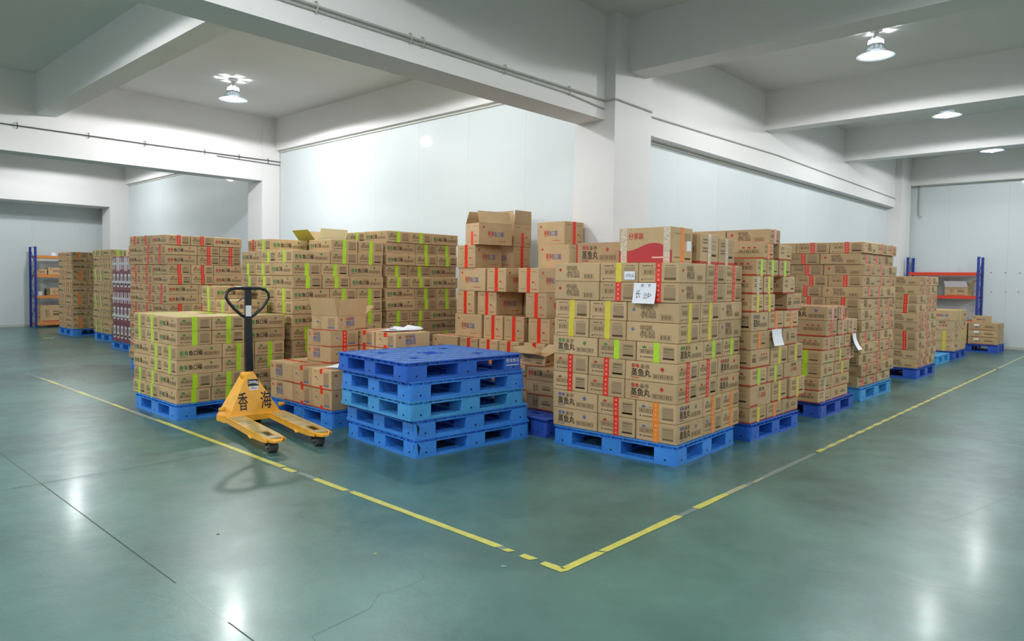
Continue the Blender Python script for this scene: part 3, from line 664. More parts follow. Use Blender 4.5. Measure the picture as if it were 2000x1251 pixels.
# open cartons --------------------------------------------------------------
def open_carton(x, y, z, rot, dims, st, ink, flaps, label, tape=None, inner='kraft_in', flapk=('kraft',)*4, tkind='full', group=None, marks=None):
    """flaps: angles in degrees above horizontal, for -Y, +Y, -X, +X sides; None = closed flat"""
    L, W, H = dims; t = .005; mb = MB(); X, Y = L/2, W/2
    mb.box(-X, -Y, 0, X, Y, t, 'kraft'); mb.box(-X, -Y, t, X, -Y+t, H, 'kraft'); mb.box(-X, Y-t, t, X, Y, H, 'kraft'); mb.box(-X, -Y+t, t, -X+t, Y-t, H, 'kraft'); mb.box(X-t, -Y+t, t, X, Y-t, H, 'kraft')
    mb.box(-X+t+.001, -Y+t+.001, t, X-t-.001, Y-t-.001, H*.55, inner)
    for o, u, n, w, fn in (((-X,-Y,0),(1,0,0),(0,-1,0),L,long_side),((X,Y,0),(-1,0,0),(0,1,0),L,long_side),((-X,Y,0),(0,-1,0),(-1,0,0),W,end_side),((X,-Y,0),(0,1,0),(1,0,0),W,end_side)):
        if st: fn(Face(mb, o, u, (0,0,1), n, w, H), st, ink)
    r = link('carton', mb.data('open_carton'), None, (x, y, z), rot); tag(r, label, 'box', group)
    for i, (o, u, wd, out, dep) in enumerate((((-X,-Y,H),(1,0,0),L,(0,-1,0),W/2), ((X,Y,H),(-1,0,0),L,(0,1,0),W/2), ((-X,Y,H),(0,-1,0),W,(-1,0,0),W/2*1.05), ((X,-Y,H),(0,1,0),W,(1,0,0),W/2*1.05))):
        a = flaps[i]
        if a is None: continue
        a = math.radians(a); o = Vector(o); u = Vector(u); out = Vector(out)
        d = out*math.cos(a)+Vector((0,0,1))*math.sin(a); nn = u.cross(d).normalized()*.004
        q = MB(); p = [o+u*.004, o+u*(wd-.004), o+u*(wd-.012)+d*dep, o+u*.012+d*dep]
        q.hexa([v-nn*.0 for v in p], [v+nn for v in p], flapk[i])
        if marks and marks.get(i):
            # outside of the flap is the face away from the opening
            f = Face(q, o, u, d, -nn.normalized(), wd, dep); marks[i](f)
        link('flap', q.data('flap'), r)
    if tape:
        for s in (-1, 1):
            q = MB(); q.box(min(s*X, s*(X+.0014)), -.026, 0, max(s*X, s*(X+.0014)), .026, H*.62, tape)
            link('tape', q.data('tape'), r)
    return r
def m_lines(f): f.text('香海鱼口福', .30, .38, .72, .62, 'ink_red', .02)
def m_grey(f): f.rect(.36, .42, .60, .52, 'ink_brown', .001)
# open carton with lifted flaps on the tall lime stack
open_carton(2.2, 5.72, zt, .05, (.42, .36, .13), 'fish', Gx, (68, 60, 50, 75), 'open carton with bright raised flap on top of the tall lime stack', flapk=('flap_lit', 'kraft', 'olive', 'flap_lit'), marks={0: lambda f: f.frame(.3, .3, .7, .6, 'ink_table', .002)})

# ------------------------------------------------------------------ mid pallet of pod cartons
pallet(1.0, 3.63, 0, 0, 1.15, 1.2, .165, 'p_blue', 'blue plastic pallet in front, between the pallet jack and the empty pallet stack', 'blue plastic pallets')
c4 = (.455, .36, .195); MP = 'low red-tab stack beside the jack'
stack((1.0, 3.64), 0, c4, .167, [('A', 'pod', Rx, 't_red')]*2, MP, full=True)
for o in [o for o in COL.objects if o.get('group') == 'cartons of '+MP]:
    for ch in o.children:
        if ch.name.startswith('tape'): ch.data = tape_mesh(c4[0]-.007, c4[1]-.007, c4[2]-.0022, 't_red', 'tab', .045)
zm = .167+.39
c5 = (.455, .35, .166)
for n in range(2):
    place(1.30, 4.13, zm+n*.166, 'Y', c5, 'pod', Rx, 't_red', 'red-taped carton on the mid pallet under the open carton, %s one' % ('lower', 'upper')[n], 'cartons under the open carton')
    for i, dy in enumerate((0, .365)):
        place(1.665, 3.52+dy, zm+n*.166, 'X', c5, 'pod', Rx, 't_red', 'red-tab carton behind the empty pallets, %s level, %s of two' % (('lower', 'upper')[n], ('near one', 'far one')[i]), 'cartons holding the clipboard', tkind='tab')
for n in range(3):
    if n < 2: continue
open_carton(1.39+.215-.05, 4.13+.16+.07, zm+.332, D2R(17), (.46, .35, .155), 'pod', Rx, (80, 84, 74, 30), 'open carton with raised flaps standing on two red-taped cartons', marks={2: m_grey, 0: lambda f: (f.disc(.62, .55, .02, 'ink_blue', half=True), f.disc(.78, .45, .016, 'ink_red'), f.rect(.42, .40, .52, .48, 'ink_red'))})
# papers and clipboard
def papers(x, y, z, rot, n, label, clip):
    r = empty('clipboard' if clip else 'paper_pile', (x, y, z), rot); tag(r, label, 'paper')
    if clip:
        q = MB(); q.box(0, 0, 0, .32, .22, .004, 'ink_brown'); link('board', q.data('board'), r)
        q = MB(); q.box(.02, .08, .012, .06, .15, .022, 'steel'); q.tube([(.03+.02*math.cos(a), .115, .035+.018*math.sin(a)) for a in [2*PI*i/10 for i in range(10)]], .003, 'steel', 6, True); link('metal_clip', q.data('metal_clip'), r)
    for i in range(n):
        q = MB(); a = random.uniform(-.35, .35); dx, dy = random.uniform(-.04, .06), random.uniform(-.03, .05); m = 6; cr_ = random.uniform(.004, .03); ca, sa = math.cos(a), math.sin(a)
        vs = []
        for u in range(m+1):
            for v in range(2):
                px_, py_ = .30*u/m, .21*v; zz = .005+.004*i+cr_*(max(0, u/m-.45)**2)*4*(1 if v else .6)
                vs.append((dx+px_*ca-py_*sa, dy+px_*sa+py_*ca, zz))
        q.mesh_in(vs, [(2*u, 2*u+2, 2*u+3, 2*u+1) for u in range(m)], 'paper'); q.mesh_in([(a_, b_, c_-.001) for a_, b_, c_ in vs], [(2*u, 2*u+1, 2*u+3, 2*u+2) for u in range(m)], 'paper')
        link('sheet', q.data('sheet'), r)
papers(1.15, 3.60, zm+.001, .3, 4, 'crumpled white papers lying on the low red-tab stack', False)
papers(1.80, 3.66, zm+.333, .15, 3, 'white papers with a metal clip on cartons behind the empty pallets', True)

# ------------------------------------------------------------------ five empty pallets
er = D2R(-4.5)
hs = .1555
specs = [(.855, 2.20, 0, er, 'p_blue', 'chipped blue empty pallet at the bottom of the stack of five'), (.850, 2.205, hs, er+.004, 'p_blue', 'blue empty pallet second from the bottom of the stack of five'),
         (.795, 2.20, 2*hs, er+.012, 'p_light', 'lighter blue empty pallet in the middle of the stack of five'), (.800, 2.21, 3*hs, er+.008, 'p_blue', 'blue empty pallet second from the top of the stack of five'),
         (.765, 2.22, 4*hs, er+.004, 'p_dark', 'darker royal blue empty pallet with white lettering, top of five')]
for i, (x, y, z, r_, k, lb) in enumerate(specs):
    p = pallet(x, y, z, r_, 1.26, 1.08, hs-.001, k, lb, 'five stacked empty pallets', 'p_deck' if i == 4 else None)
    if i == 4:
        q = MB(); f = Face(q, (1.26-.21, -.0008, .02), (1,0,0), (0,0,1), (0,-1,0), .19, .125); f.text('香海食品', .08, .52, .92, .80, 'white', .01); f.rect(.10, .30, .90, .36, 'white'); l_ = link('lettering', q.data('lettering'), p); l_['label'] = 'white lettering'
    if i in (0, 1):
        q = MB(); q.mesh_in([(.0, .03, .03), (.03, -.002, .03), (.045, -.002, .09), (.02, -.0025, .125), (-.002, .025, .11)], [(0,1,2,3,4)], 'slot'); q.box(.012, .008, .0, .022, .014, .10, 'p_light'); l_ = link('broken_corner', q.data('broken_corner'), p); l_['label'] = 'broken corner gap'

# ------------------------------------------------------------------ big carton pile by the wall
cp = (.48, .325, .2845); PG = 'large cartons of the centre pile'
pallet(3.0, 3.42, 0, 0, 1.15, 1.3, .16, 'p_violet', 'dark blue pallet under the centre pile of large cartons', 'blue plastic pallets')
pallet(3.28, 2.1, 0, 0, .80, 1.25, .16, 'p_violet', 'dark blue pallet under the right part of the centre pile', 'blue plastic pallets')
pile = [ # x, y, level, along, words
 (3.22, 3.26, 1, 'X', 'second'), (3.22, 3.60, 1, 'X', 'second'), (3.22, 3.94, 1, 'X', 'second'), (3.22, 4.30, 1, 'Y', 'second'), (3.28, 2.92, 1, 'X', 'second'), (3.28, 2.50, 1, 'X', 'second'),
 (3.24, 3.26, 0, 'X', 'first'), (3.24, 3.60, 0, 'X', 'first'), (3.24, 3.94, 0, 'X', 'first'), (3.24, 4.30, 0, 'Y', 'first'), (3.3, 2.92, 0, 'X', 'first'), (3.3, 2.50, 0, 'X', 'first'),
 (3.30, 3.96, 2, 'Y', ''), (3.30, 3.60, 2, 'X', ''), (3.30, 3.26, 2, 'X', ''), (3.31, 2.88, 2, 'X', ''),
 (3.30, 4.09, 3, 'X', ''), (3.32, 3.73, 3, 'X', ''), (3.30, 2.92, 3, 'X', ''), (3.33, 3.30, 3, 'X', '') if False else (3.80, 3.24, 3, 'Y', ''),
 (3.30, 3.90, 4, 'Y', ''), (3.29, 3.545, 4, 'X', ''), (3.30, 3.04, 4, 'X', ''),
 (3.29, 4.07, 5, 'X', ''), (3.84, 3.94, 5, 'Y', ''), (3.70, 2.93, 5, 'Y', ''),
 (3.81, 3.22, 2, 'Y', ''), (3.81, 3.22, 1, 'Y', ''), (3.81, 3.22, 0, 'Y', ''), (3.81, 3.40, 4, 'Y', ''), (3.81, 3.75, 3, 'Y', ''), (3.81, 3.92, 4, 'Y', ''), (3.82, 3.74, 2, 'Y', ''),
]
lv = ['lowest', 'second', 'third', 'fourth', 'fifth', 'sixth']
cnt = {}
for (x, y, l, al, _) in pile:
    cnt[l] = cnt.get(l, 0)+1
order = {}
for l in range(6):
    for r_, q in enumerate(sorted([p for p in pile if p[2] == l], key=lambda p: (p[0] > 3.75, -p[1]))): order[q[:4]] = r_
for (x, y, l, al, _) in pile:
    r_ = order[(x, y, l, al)]; back = x > 3.75
    pos = 'by the wall, %s from left' % ORD[r_] if back else '%s from left in front' % ORD[r_]
    lab = 'large red-taped carton, %s level of centre pile, %s' % (lv[l], pos)
    place(x, y, .162+l*cp[2], al, cp, 'pile', Rx, 't_red', lab, PG, random.uniform(-.012, .012))
z6 = .162+6*cp[2]
open_carton(3.28+.25, 3.98+.10, z6, D2R(-13), (.48, .32, .262), 'pile', Rx, (112, 112, None, None), 'open-topped carton with lifted printed flap at the top left of the centre pile', 't_red', marks={0: m_lines})
open_carton(3.84+.165, 3.94+.24, z6, PI/2, (.48, .33, .2845), 'pile', Rx, (89, 89, 89, 89), 'tall opened carton with flaps straight up on the centre pile', 't_red')
place(3.72, 3.02, z6, 'Y', (.46, .34, .272), 'pile', Rx, 't_red', 'large red-taped carton alone on top, right of the centre pile', PG, D2R(-4))
# tilted board leaning on the wall
q = MB(); q.hexa([(4.18, 3.35, 1.60), (4.36, 3.35, 1.60), (4.36, 3.65, 1.60), (4.18, 3.65, 1.60)], [(4.43, 3.35, 1.90), (4.45, 3.35, 1.90), (4.45, 3.65, 1.90), (4.43, 3.65, 1.90)], 'green_board')
o = link('board', q.data('board')); tag(o, 'grey-green board leaning on the wall behind the centre pile', 'board')
# small goods between the empty pallets and the right stack
pallet(2.19, 1.97, 0, D2R(-4), .88, 1.2, .166, 'p_violet', 'dark blue pallet half hidden between the empty pallets and nearest right stack', 'blue plastic pallets')
cq = (.36, .26, .145); SG = 'small cartons behind the nearest right stack'
for n in range(3):
    place(2.52, 2.14, .168+n*.145, 'Y', cq, 'fish' if n > 1 else 'plum', Rx, 't_lime' if n == 2 else 't_yellow', 'small carton, %s level from floor, right column behind the nearest right stack' % ORD[n], SG, .05)
    place(2.62, 2.62, .168+n*.145, 'Y', cq, 'misc', Rx, 't_red', 'small carton, %s level from floor, left column behind the nearest right stack' % ORD[n], SG, .02)
open_carton(2.66, 2.42, .168+3*.145, .12, (.34, .28, .10), 'misc', Rx, (25, 30, 15, 30), 'flat open carton on the small cartons behind the nearest right stack')
for n in range(3): place(2.50, 2.88, .168+n*.145, 'X', (.36, .24, .145), 'misc', Rx, 't_orange', 'small orange-taped carton, %s level, low column by the flat open carton' % ORD[n], SG)
# ------------------------------------------------------------------ stacks along the right wall
def rows(Y, rws, where, group, xb=None, H_=None, jit=.0):
    """each row: z0, z1, [(x0, w, 'e' or 'l', style, ink, tape, dy)]; e = end faces the aisle, l = long side faces the aisle"""
    for n, (z0_, z1_, bs) in enumerate(rws):
        for i, b in enumerate(bs):
            x0, wd, kind, st, ink, tape = b[:6]; dy = b[6] if len(b) > 6 else 0; dep = b[7] if len(b) > 7 else (.46 if kind == 'e' else .36)
            pos = ['nearest column', 'second column', 'third column', 'fourth column'][i]
            lab = '%s carton, %s layer up, %s in %s' % (colour_word(tape), ORD[n], pos, where)
            if kind == 'e': place(x0, Y+dy, z0_, 'Y', (dep, wd, z1_-z0_), st, ink, tape, lab, group)
            else: place(x0, Y+dy, z0_, 'X', (wd, dep, z1_-z0_), st, ink, tape, lab, group)
            # the carton standing behind it, away from the aisle
            if i == 0 or (n >= len(rws)-4 and len(bs) > 2 and i == 1 and n < len(rws)-2):
                lab2 = '%s carton, %s layer up, second row behind %s in %s' % (colour_word(tape), ORD[n], pos, where)
                lab2 = ' '.join(lab2.split()[:16])
                if kind == 'e': place(x0, Y+dy+dep+.004, z0_, 'Y', (dep, wd, z1_-z0_), st, ink, tape, lab2, group)
                else: place(x0, Y+dy+dep+.004, z0_, 'X', (wd, dep, z1_-z0_), st, ink, tape, lab2, group)
L_, R_, O_, Y_ = 't_lime', 't_red', 't_orange', 't_yellow'
pallet(3.42, .57, 0, D2R(-1), 1.08, 1.15, .16, 'p_dark', 'darker blue pallet under the mixed stack, second from the near right', 'blue plastic pallets')
z = [.162, .303, .503, .665, .838, 1.008, 1.182, 1.347, 1.513, 1.672, 1.822, 1.958]
rows(.58, [
 (z[0], z[1], [(3.42, .36, 'e', 'misc', Rx, Y_), (3.79, .35, 'e', 'misc', Rx, O_), (4.15, .40, 'l', 'plum', Rx, Y_)]),
 (z[1], z[2], [(3.42, .46, 'l', 'script', Rx, None), (3.89, .37, 'e', 'misc', Rx, Y_), (4.28, .39, 'e', 'misc', Rx, Y_, -.02)]),
 (z[2], z[3], [(3.41, .36, 'e', 'misc', Rx, L_), (3.78, .37, 'e', 'misc', Rx, L_), (4.17, .46, 'l', 'script', Rx, None)]),
 (z[3], z[4], [(3.41, .41, 'l', 'misc', Rx, Y_), (3.85, .40, 'e', 'croaker', Rx, Y_), (4.27, .37, 'e', 'croaker', Rx, Y_)]),
 (z[4], z[5], [(3.40, .355, 'e', 'plum', Rx, O_), (3.76, .34, 'e', 'plum', Rx, None), (4.12, .36, 'l', 'plum', Rx, None)]),
 (z[5], z[6], [(3.40, .365, 'l', 'ball', Bx, None), (3.77, .36, 'e', 'misc', Rx, O_), (4.14, .36, 'e', 'misc', Rx, O_)]),
 (z[6], z[7], [(3.40, .25, 'e', 'misc', Rx, Y_), (3.66, .25, 'e', 'misc', Rx, Y_), (4.20, .37, 'l', 'misc', Rx, None, .0, .36)]),
 (z[7], z[8], [(3.41, .22, 'e', 'misc', Rx, 't_clear'), (3.65, .22, 'e', 'misc', Rx, Y_), (4.09, .30, 'e', 'misc', Rx, None)]),
 (z[8], z[9], [(3.48, .22, 'e', 'misc', Rx, L_), (3.705, .26, 'e', 'misc', Rx, L_), (3.985, .28, 'e', 'misc', Rx, L_)]),
 (z[9], z[10], [(3.61, .24, 'e', 'misc', Rx, O_, 0, .44), (3.97, .31, 'e', 'misc', Rx, None)]),
 (z[10], z[11], [(3.745, .25, 'e', 'croaker', Rx, 't_red_glare', 0, .44)])], 'mixed right stack', 'cartons of the mixed right stack')
mb = sheet(.20, .155, .03); o = link('paper_sheet', mb.data('paper_sheet'), None, (3.80, .558, z[5]+.005), -.04); tag(o, 'white sheet hanging on the aisle face of the mixed right stack', 'paper')
pallet(5.06, .53, 0, 0, 1.08, 1.15, .16, 'p_violet', 'violet-blue pallet under the short stack, third from the near right', 'blue plastic pallets')
z = [.162, .29, .43, .575, .722, .868, 1.045, 1.205]
rows(.55, [
 (z[0], z[1], [(5.03, .38, 'e', 'misc', Rx, 't_clear'), (5.42, .56, 'l', 'plum', Rx, None)]),
 (z[1], z[2], [(5.05, .36, 'e', 'misc', Rx, 't_clear'), (5.42, .60, 'l', 'plum', Rx, None)]),
 (z[2], z[3], [(5.10, .40, 'l', 'plum', Gx, L_), (5.52, .50, 'e', 'misc', Rx, Y_, 0, .46)]),
 (z[3], z[4], [(5.11, .41, 'l', 'plum', Gx, L_), (5.53, .33, 'e', 'misc', Rx, Y_), (5.87, .31, 'e', 'misc', Rx, 't_red_glare')]),
 (z[4], z[5], [(5.15, .33, 'e', 'misc', Rx, 't_red_glare'), (5.50, .31, 'e', 'misc', Rx, 't_clear'), (5.83, .35, 'e', 'misc', Rx, None)]),
 (z[5], z[6], [(5.22, .34, 'e', 'misc', Rx, R_), (5.60, .32, 'e', 'misc', Rx, 't_red_glare'), (5.94, .32, 'e', 'misc', Rx, 't_red_glare')]),
 (z[6], z[7], [(5.25, .32, 'e', 'ball', Bx, 't_red_glare'), (5.60, .22, 'e', 'misc', Rx, 't_red_glare')])], 'short right stack', 'cartons of the short right stack')
mb = sheet(.17, .19, .07); o = link('paper_sheet', mb.data('paper_sheet'), None, (6.02, .528, z[5]+.004), .1); tag(o, 'white sheet hanging off the short right stack toward the aisle', 'paper')
pallet(6.56, .58, 0, 0, 1.3, 1.3, .165, 'p_light', 'light blue pallet under the tall red-taped stack at right', 'blue plastic pallets')
CR = lambda p: (p, 'croaker', Rx, 't_red')
stack((6.56, .60), D2R(-.5), (.50, .42, .1392), .167, [CR('B'), CR('B'), CR('A'), CR('A'), CR('B'), CR('A'), CR('A'), CR('A'), CR('B'), CR('A'), CR('B'), CR('B'), CR('A')], 'tall red stack at right', jit=.014)
pallet(9.42, .63, 0, 0, 1.15, 1.2, .165, 'p_violet', 'royal blue pallet under the slim red-taped stack at far right', 'blue plastic pallets')
CC = lambda p, t: (p, 'croaker', Rx, t)
stack((9.42, .64), 0, (.46, .36, .1422), .167, [CC('B', R_), CC('B', R_), CC('A', R_), CC('A', R_), CC('B', R_), CC('B', R_), CC('A', R_), CC('A', R_), CC('B', R_), CC('B', R_)], 'slim red stack, far right', jit=.008)
pallet(11.95, .90, 0, 0, 1.05, 1.1, .15, 'p_pale', 'pale blue empty pallet on the floor at far right', 'blue plastic pallets')
pallet(13.15, .86, 0, 0, 1.12, 1.15, .165, 'p_violet', 'violet-blue pallet under the waist-high yellow-taped stack at far right', 'blue plastic pallets')
cy_ = (.44, .34, .2)
stack((13.16, .87), 0, cy_, .167, [('A', 'pile', Rx, 't_yellow'), ('A', 'pile', Rx, 't_yellow'), ('B', 'script', Rx, None), ('B', 'pile', Rx, 't_yellow')], 'waist-high yellow stack', full=True)
place(13.7, 1.45, .967, 'Y', (.45, .34, .2), 'plum', Rx, None, 'open-looking carton on top of the waist-high yellow-taped stack', None)
pallet(15.58, .50, 0, 0, .76, 1.2, .17, 'p_violet', 'violet-blue pallet by the far right wall', 'blue plastic pallets')
for n in range(3):
    for i, (yy, wd) in enumerate(((.52, .56), (1.10, .56))):
        tp = (None, 't_orange')[i] if n < 2 else 't_yellow'
        cc = place(15.60, yy, .172+n*.155, 'Y', (wd, .36, .155), 'plum', Rx, None, '%s carton by the far right wall, %s of its pair' % (('bottom', 'middle', 'upper')[n], ('right', 'left')[i]), 'cartons by the far right wall')
        place(15.98, yy, .172+n*.155, 'Y', (wd, .36, .155), 'plum', Rx, None, '%s carton by the far right wall, back %s' % (('bottom', 'middle', 'upper')[n], ('right', 'left')[i]), 'cartons by the far right wall')
        q = MB(); q.box(-.0015, -.05, -.02, 0, .05, .02, 'paper'); link('label_sticker', q.data('label_sticker'), cc, (.12, .1795, .11), -PI/2)
        if n < 2 and i == 1: 
            q = MB(); q.box(-.0015, -.045, -.07, 0, .045, .07, 't_orange'); link('tape', q.data('tape'), cc, (.06, .179, .07), -PI/2)
place(15.70, .70, .637, 'Y', (.33, .26, .155), 'pile', Rx, 't_yellow', 'small yellow-taped carton alone on top by the far right wall', None)

# ------------------------------------------------------------------ far left stacks
pallet(2.27, 16.33, 0, 0, 1.15, 1.1, .16, 'p_blue', 'blue pallet under the orange-taped stack by the left rack', 'blue plastic pallets')
OF = lambda p: (p, 'fish', 'ink_dark', 't_orange')
stack((2.27, 16.33), D2R(-1), (.44, .33, .1368), .162, [OF('B'), OF('B'), OF('A'), OF('A'), OF('B'), OF('B'), OF('A'), OF('A'), OF('B'), OF('B'), OF('A'), OF('A'), OF('B')], 'orange stack, far left', jit=.008)
pallet(2.42, 14.2, 0, 0, 1.15, 1.1, .16, 'p_blue', 'blue pallet under the green stack between orange stack and maroon goods', 'blue plastic pallets')
GF = lambda p: (p, 'fish', Gx, 't_lime' if p == 'B' else None)
stack((2.42, 14.25), 0, (.43, .33, .1385), .162, [GF('B'), GF('B'), GF('A'), GF('A'), GF('B'), GF('B'), GF('A'), GF('A'), GF('B'), GF('B'), GF('A'), GF('A'), GF('B')], 'green stack, far left', jit=.008)
pallet(2.05, 11.95, 0, 0, 1.1, 1.1, .14, 'p_blue', 'blue pallet under the maroon packs at far left', 'blue plastic pallets')
MG = 'maroon packs under white film'
ti = 0
for n, (h0, h1) in enumerate(((.142, .50), (.50, .86), (.86, 1.12), (1.12, 1.50), (1.50, 1.78))):
    for i in range(5):
        for j, (xx, yy) in enumerate(((2.07, 12.0+i*.2),) if i else ((2.07, 12.0), (2.36, 12.0), (2.65, 12.0))):
            k = 'pinkw' if n == 4 and i % 2 else 'maroon'
            mb = MB(); mb.box(0, 0, 0, .28, .19, h1-h0-.003, k)
            f = Face(mb, (0, .19, 0), (0,-1,0), (0,0,1), (-1,0,0), .19, h1-h0); 
            if n in (0, 1, 3): f.rect(.15, .2, .75, .85, 'white'); f.text('香海', .2, .5, .7, .75, 'ink_dark', .02, .001); f.rect(.22, .28, .66, .40, 'ink_dark', .001)
            else: f.rect(.1, .1, .3, .9, 'white'); f.rect(.55, .1, .75, .9, 'white')
            f = Face(mb, (0, 0, 0), (1,0,0), (0,0,1), (0,-1,0), .28, h1-h0); f.rect(.2, .3, .6, .8, 'white')
            o = link('maroon_pack', mb.data('maroon_pack'), None, (xx, yy, h0+.001)); ti += 1
            tag(o, '%s pack, %s tier, %s in the maroon stack at far left' % ('pink-white' if k == 'pinkw' else 'maroon', ORD[n], (['%s from right' % ORD[i], 'second in depth', 'third in depth'][j])), 'box', MG)
for n, zz in enumerate((.95, 1.27, 1.62, .62)):
    mb = MB(); mb.box(2.062, 11.993, zz, 2.0685, 13.0, zz+.045, 'strap'); mb.box(2.062, 11.985, zz, 2.94, 11.992, zz+.045, 'strap')
    o = link('strap', mb.data('strap')); tag(o, 'white plastic strap around the maroon packs, %s band from the floor' % ['second', 'third', 'top', 'lowest'][n], 'strap', 'white straps around the maroon packs')
place(2.1, 12.35, 1.782, 'X', (.45, .35, .12), 'fish', Gx, 't_lime', 'lime-taped carton lying on top of the maroon packs', None)

# ------------------------------------------------------------------ racks
def rack(x0, y0, wd, dp, ht, levels, axis, beamk, label, boardk='board'):
    r = empty('storage_rack', (x0, y0, 0), 0); tag(r, label, 'rack')
    T = (lambda a, b: (a, b)) if axis == 'x' else (lambda a, b: (b, a))
    for a in (0, wd):
        for b in (0, dp):
            mb = MB(); x, y = T(a, b); mb.box(x-.025, y-.025, 0, x+.025, y+.025, ht, 'rack_blue')
            for k_ in range(int(ht/.1)): mb.box(x-.027, y-.006, .06+k_*.1, x+.027, y+.006, .085+k_*.1, 'slot'); mb.box(x-.006, y-.027, .06+k_*.1, x+.006, y+.027, .085+k_*.1, 'slot')
            link('upright', mb.data('upright'), r)
        for k_ in range(4):
            mb = MB(); z0_, z1_ = .15+k_*ht*.23, .15+(k_+1)*ht*.23
            p0 = T(a, 0 if k_ % 2 else dp); p1 = T(a, dp if k_ % 2 else 0); mb.tube([(*p0, z0_), (*p1, z1_)], .008, 'rack_blue', 6); mb.tube([(*T(a, 0), z1_), (*T(a, dp), z1_)], .008, 'rack_blue', 6); link('brace', mb.data('brace'), r)
    for zl in levels:
        for b in (0, dp):
            mb = MB(); p0 = T(.025, b-.02); p1 = T(wd-.025, b+.02); mb.box(min(p0[0],p1[0]), min(p0[1],p1[1]), zl-.07, max(p0[0],p1[0]), max(p0[1],p1[1]), zl, beamk); link('shelf_beam', mb.data('shelf_beam'), r)
        mb = MB(); p0 = T(.03, .02); p1 = T(wd-.03, dp-.02); mb.box(min(p0[0],p1[0]), min(p0[1],p1[1]), zl-.02, max(p0[0],p1[0]), max(p0[1],p1[1]), zl-.001, boardk); link('shelf_board', mb.data('shelf_board'), r)
    return r
rack(16.38, 1.06, 1.46, .5, 2.12, (.12, .66, 1.22, 1.76), 'y', 'rack_red', 'blue storage rack with red beams against the far right wall')
rack(2.32, 19.60, 2.0, .5, 2.13, (.14, .85, 1.40, 1.90), 'x', 'rack_orange', 'blue storage rack with orange beams against the far left wall')
RG = 'cartons on the right rack'
open_carton(16.62, 2.20, 1.221, PI/2+.1, (.40, .32, .22), 'plum', Rx, (40, 40, 65, 75), 'open carton with ragged flaps on the right rack, left one', 't_yellow', group=RG)
open_carton(16.62, 1.48, 1.221, PI/2-.1, (.48, .34, .20), 'plum', Rx, (35, 50, 65, 75), 'open carton with white lining on the right rack, right one', 't_yellow', group=RG, flapk=('kraft', 'paper', 'kraft', 'kraft'))
place(16.45, 1.45, .661, 'Y', (.45, .32, .22), 'plum', Rx, None, 'closed carton on the low shelf of the right rack', RG)
place(16.45, 1.95, .661, 'Y', (.38, .32, .18), 'plum', Rx, None, 'closed carton at the left of the low shelf, right rack', RG)
LG = 'cartons on the left rack'
place(2.42, 19.66, .141, 'X', (.55, .36, .45), 'plum', Rx, 't_orange', 'large carton on the bottom shelf of the left rack', LG)
place(2.62, 19.66, 1.401, 'X', (.42, .34, .19), 'pile', Rx, None, 'brown carton on the upper middle shelf of the left rack', LG)
place(2.36, 19.66, 1.401, 'X', (.24, .3, .14), 'pile', Rx, 't_red', 'small red carton at the left end of the left rack', LG)
place(2.66, 19.66, .851, 'X', (.30, .3, .20), 'plum', Rx, None, 'small carton on the lower middle shelf of the left rack', LG)
mb = MB(); mb.box(0, 0, 0, .10, .10, .09, 'paper'); stick('paper_roll', mb, 2.7, 19.66, 1.901, 0, 'small white carton on the top shelf of the left rack', 'box')
mb = MB(); mb.lathe([(0, 0), (.03, 0), (.03, .14), (.012, .17), (.012, .19), (0, .19)], 'black', 12); stick('bottle', mb, 2.58, 19.75, .851, 0, 'dark bottle on the lower middle shelf of the left rack', 'bottle')
mb = MB(); mb.lathe([(0, 0), (.05, 0), (.05, .10), (0, .10)], 'white', 12); stick('tub', mb, 2.46, 19.75, .851, 0, 'small white tub beside the bottle on the left rack', 'tub')

# scraps on the floor
def scrap(x, y, k, s, label):
    mb = MB(); n = 5; pts = [(s*random.uniform(.5, 1)*math.cos(2*PI*i/n), s*random.uniform(.5, 1)*math.sin(2*PI*i/n)) for i in range(n)]
    mb.mesh_in([(a, b, .0015+.002*(i % 2)) for i, (a, b) in enumerate(pts)]+[(a, b, .0005) for a, b in pts], [tuple(range(n)), tuple(reversed(range(n, 2*n)))]+[(i, (i+1) % n, n+(i+1) % n, n+i)[::-1] for i in range(n)], k)
    o = link('scrap', mb.data('scrap'), None, (x, y, .0), 0); tag(o, label, 'scrap', 'small scraps on the floor')
scrap(1.69, 16.07, 't_lime', .09, 'lime tape scrap on the floor near the orange-taped stack')
scrap(1.80, 16.02, 'paper', .05, 'white scrap on the floor near the orange-taped stack')
scrap(-.10, 1.95, 'line', .012, 'tiny yellow crumb beside the left floor line')
scrap(-.53, .83, 'line', .012, 'tiny yellow crumb on the open floor at lower centre')
scrap(-.17, .24, 'line_worn', .022, 'pale scuffed patch beside the broken part of the floor line')
scrap(-.98, 1.68, 'black', .010, 'tiny black speck on the open floor at lower left')

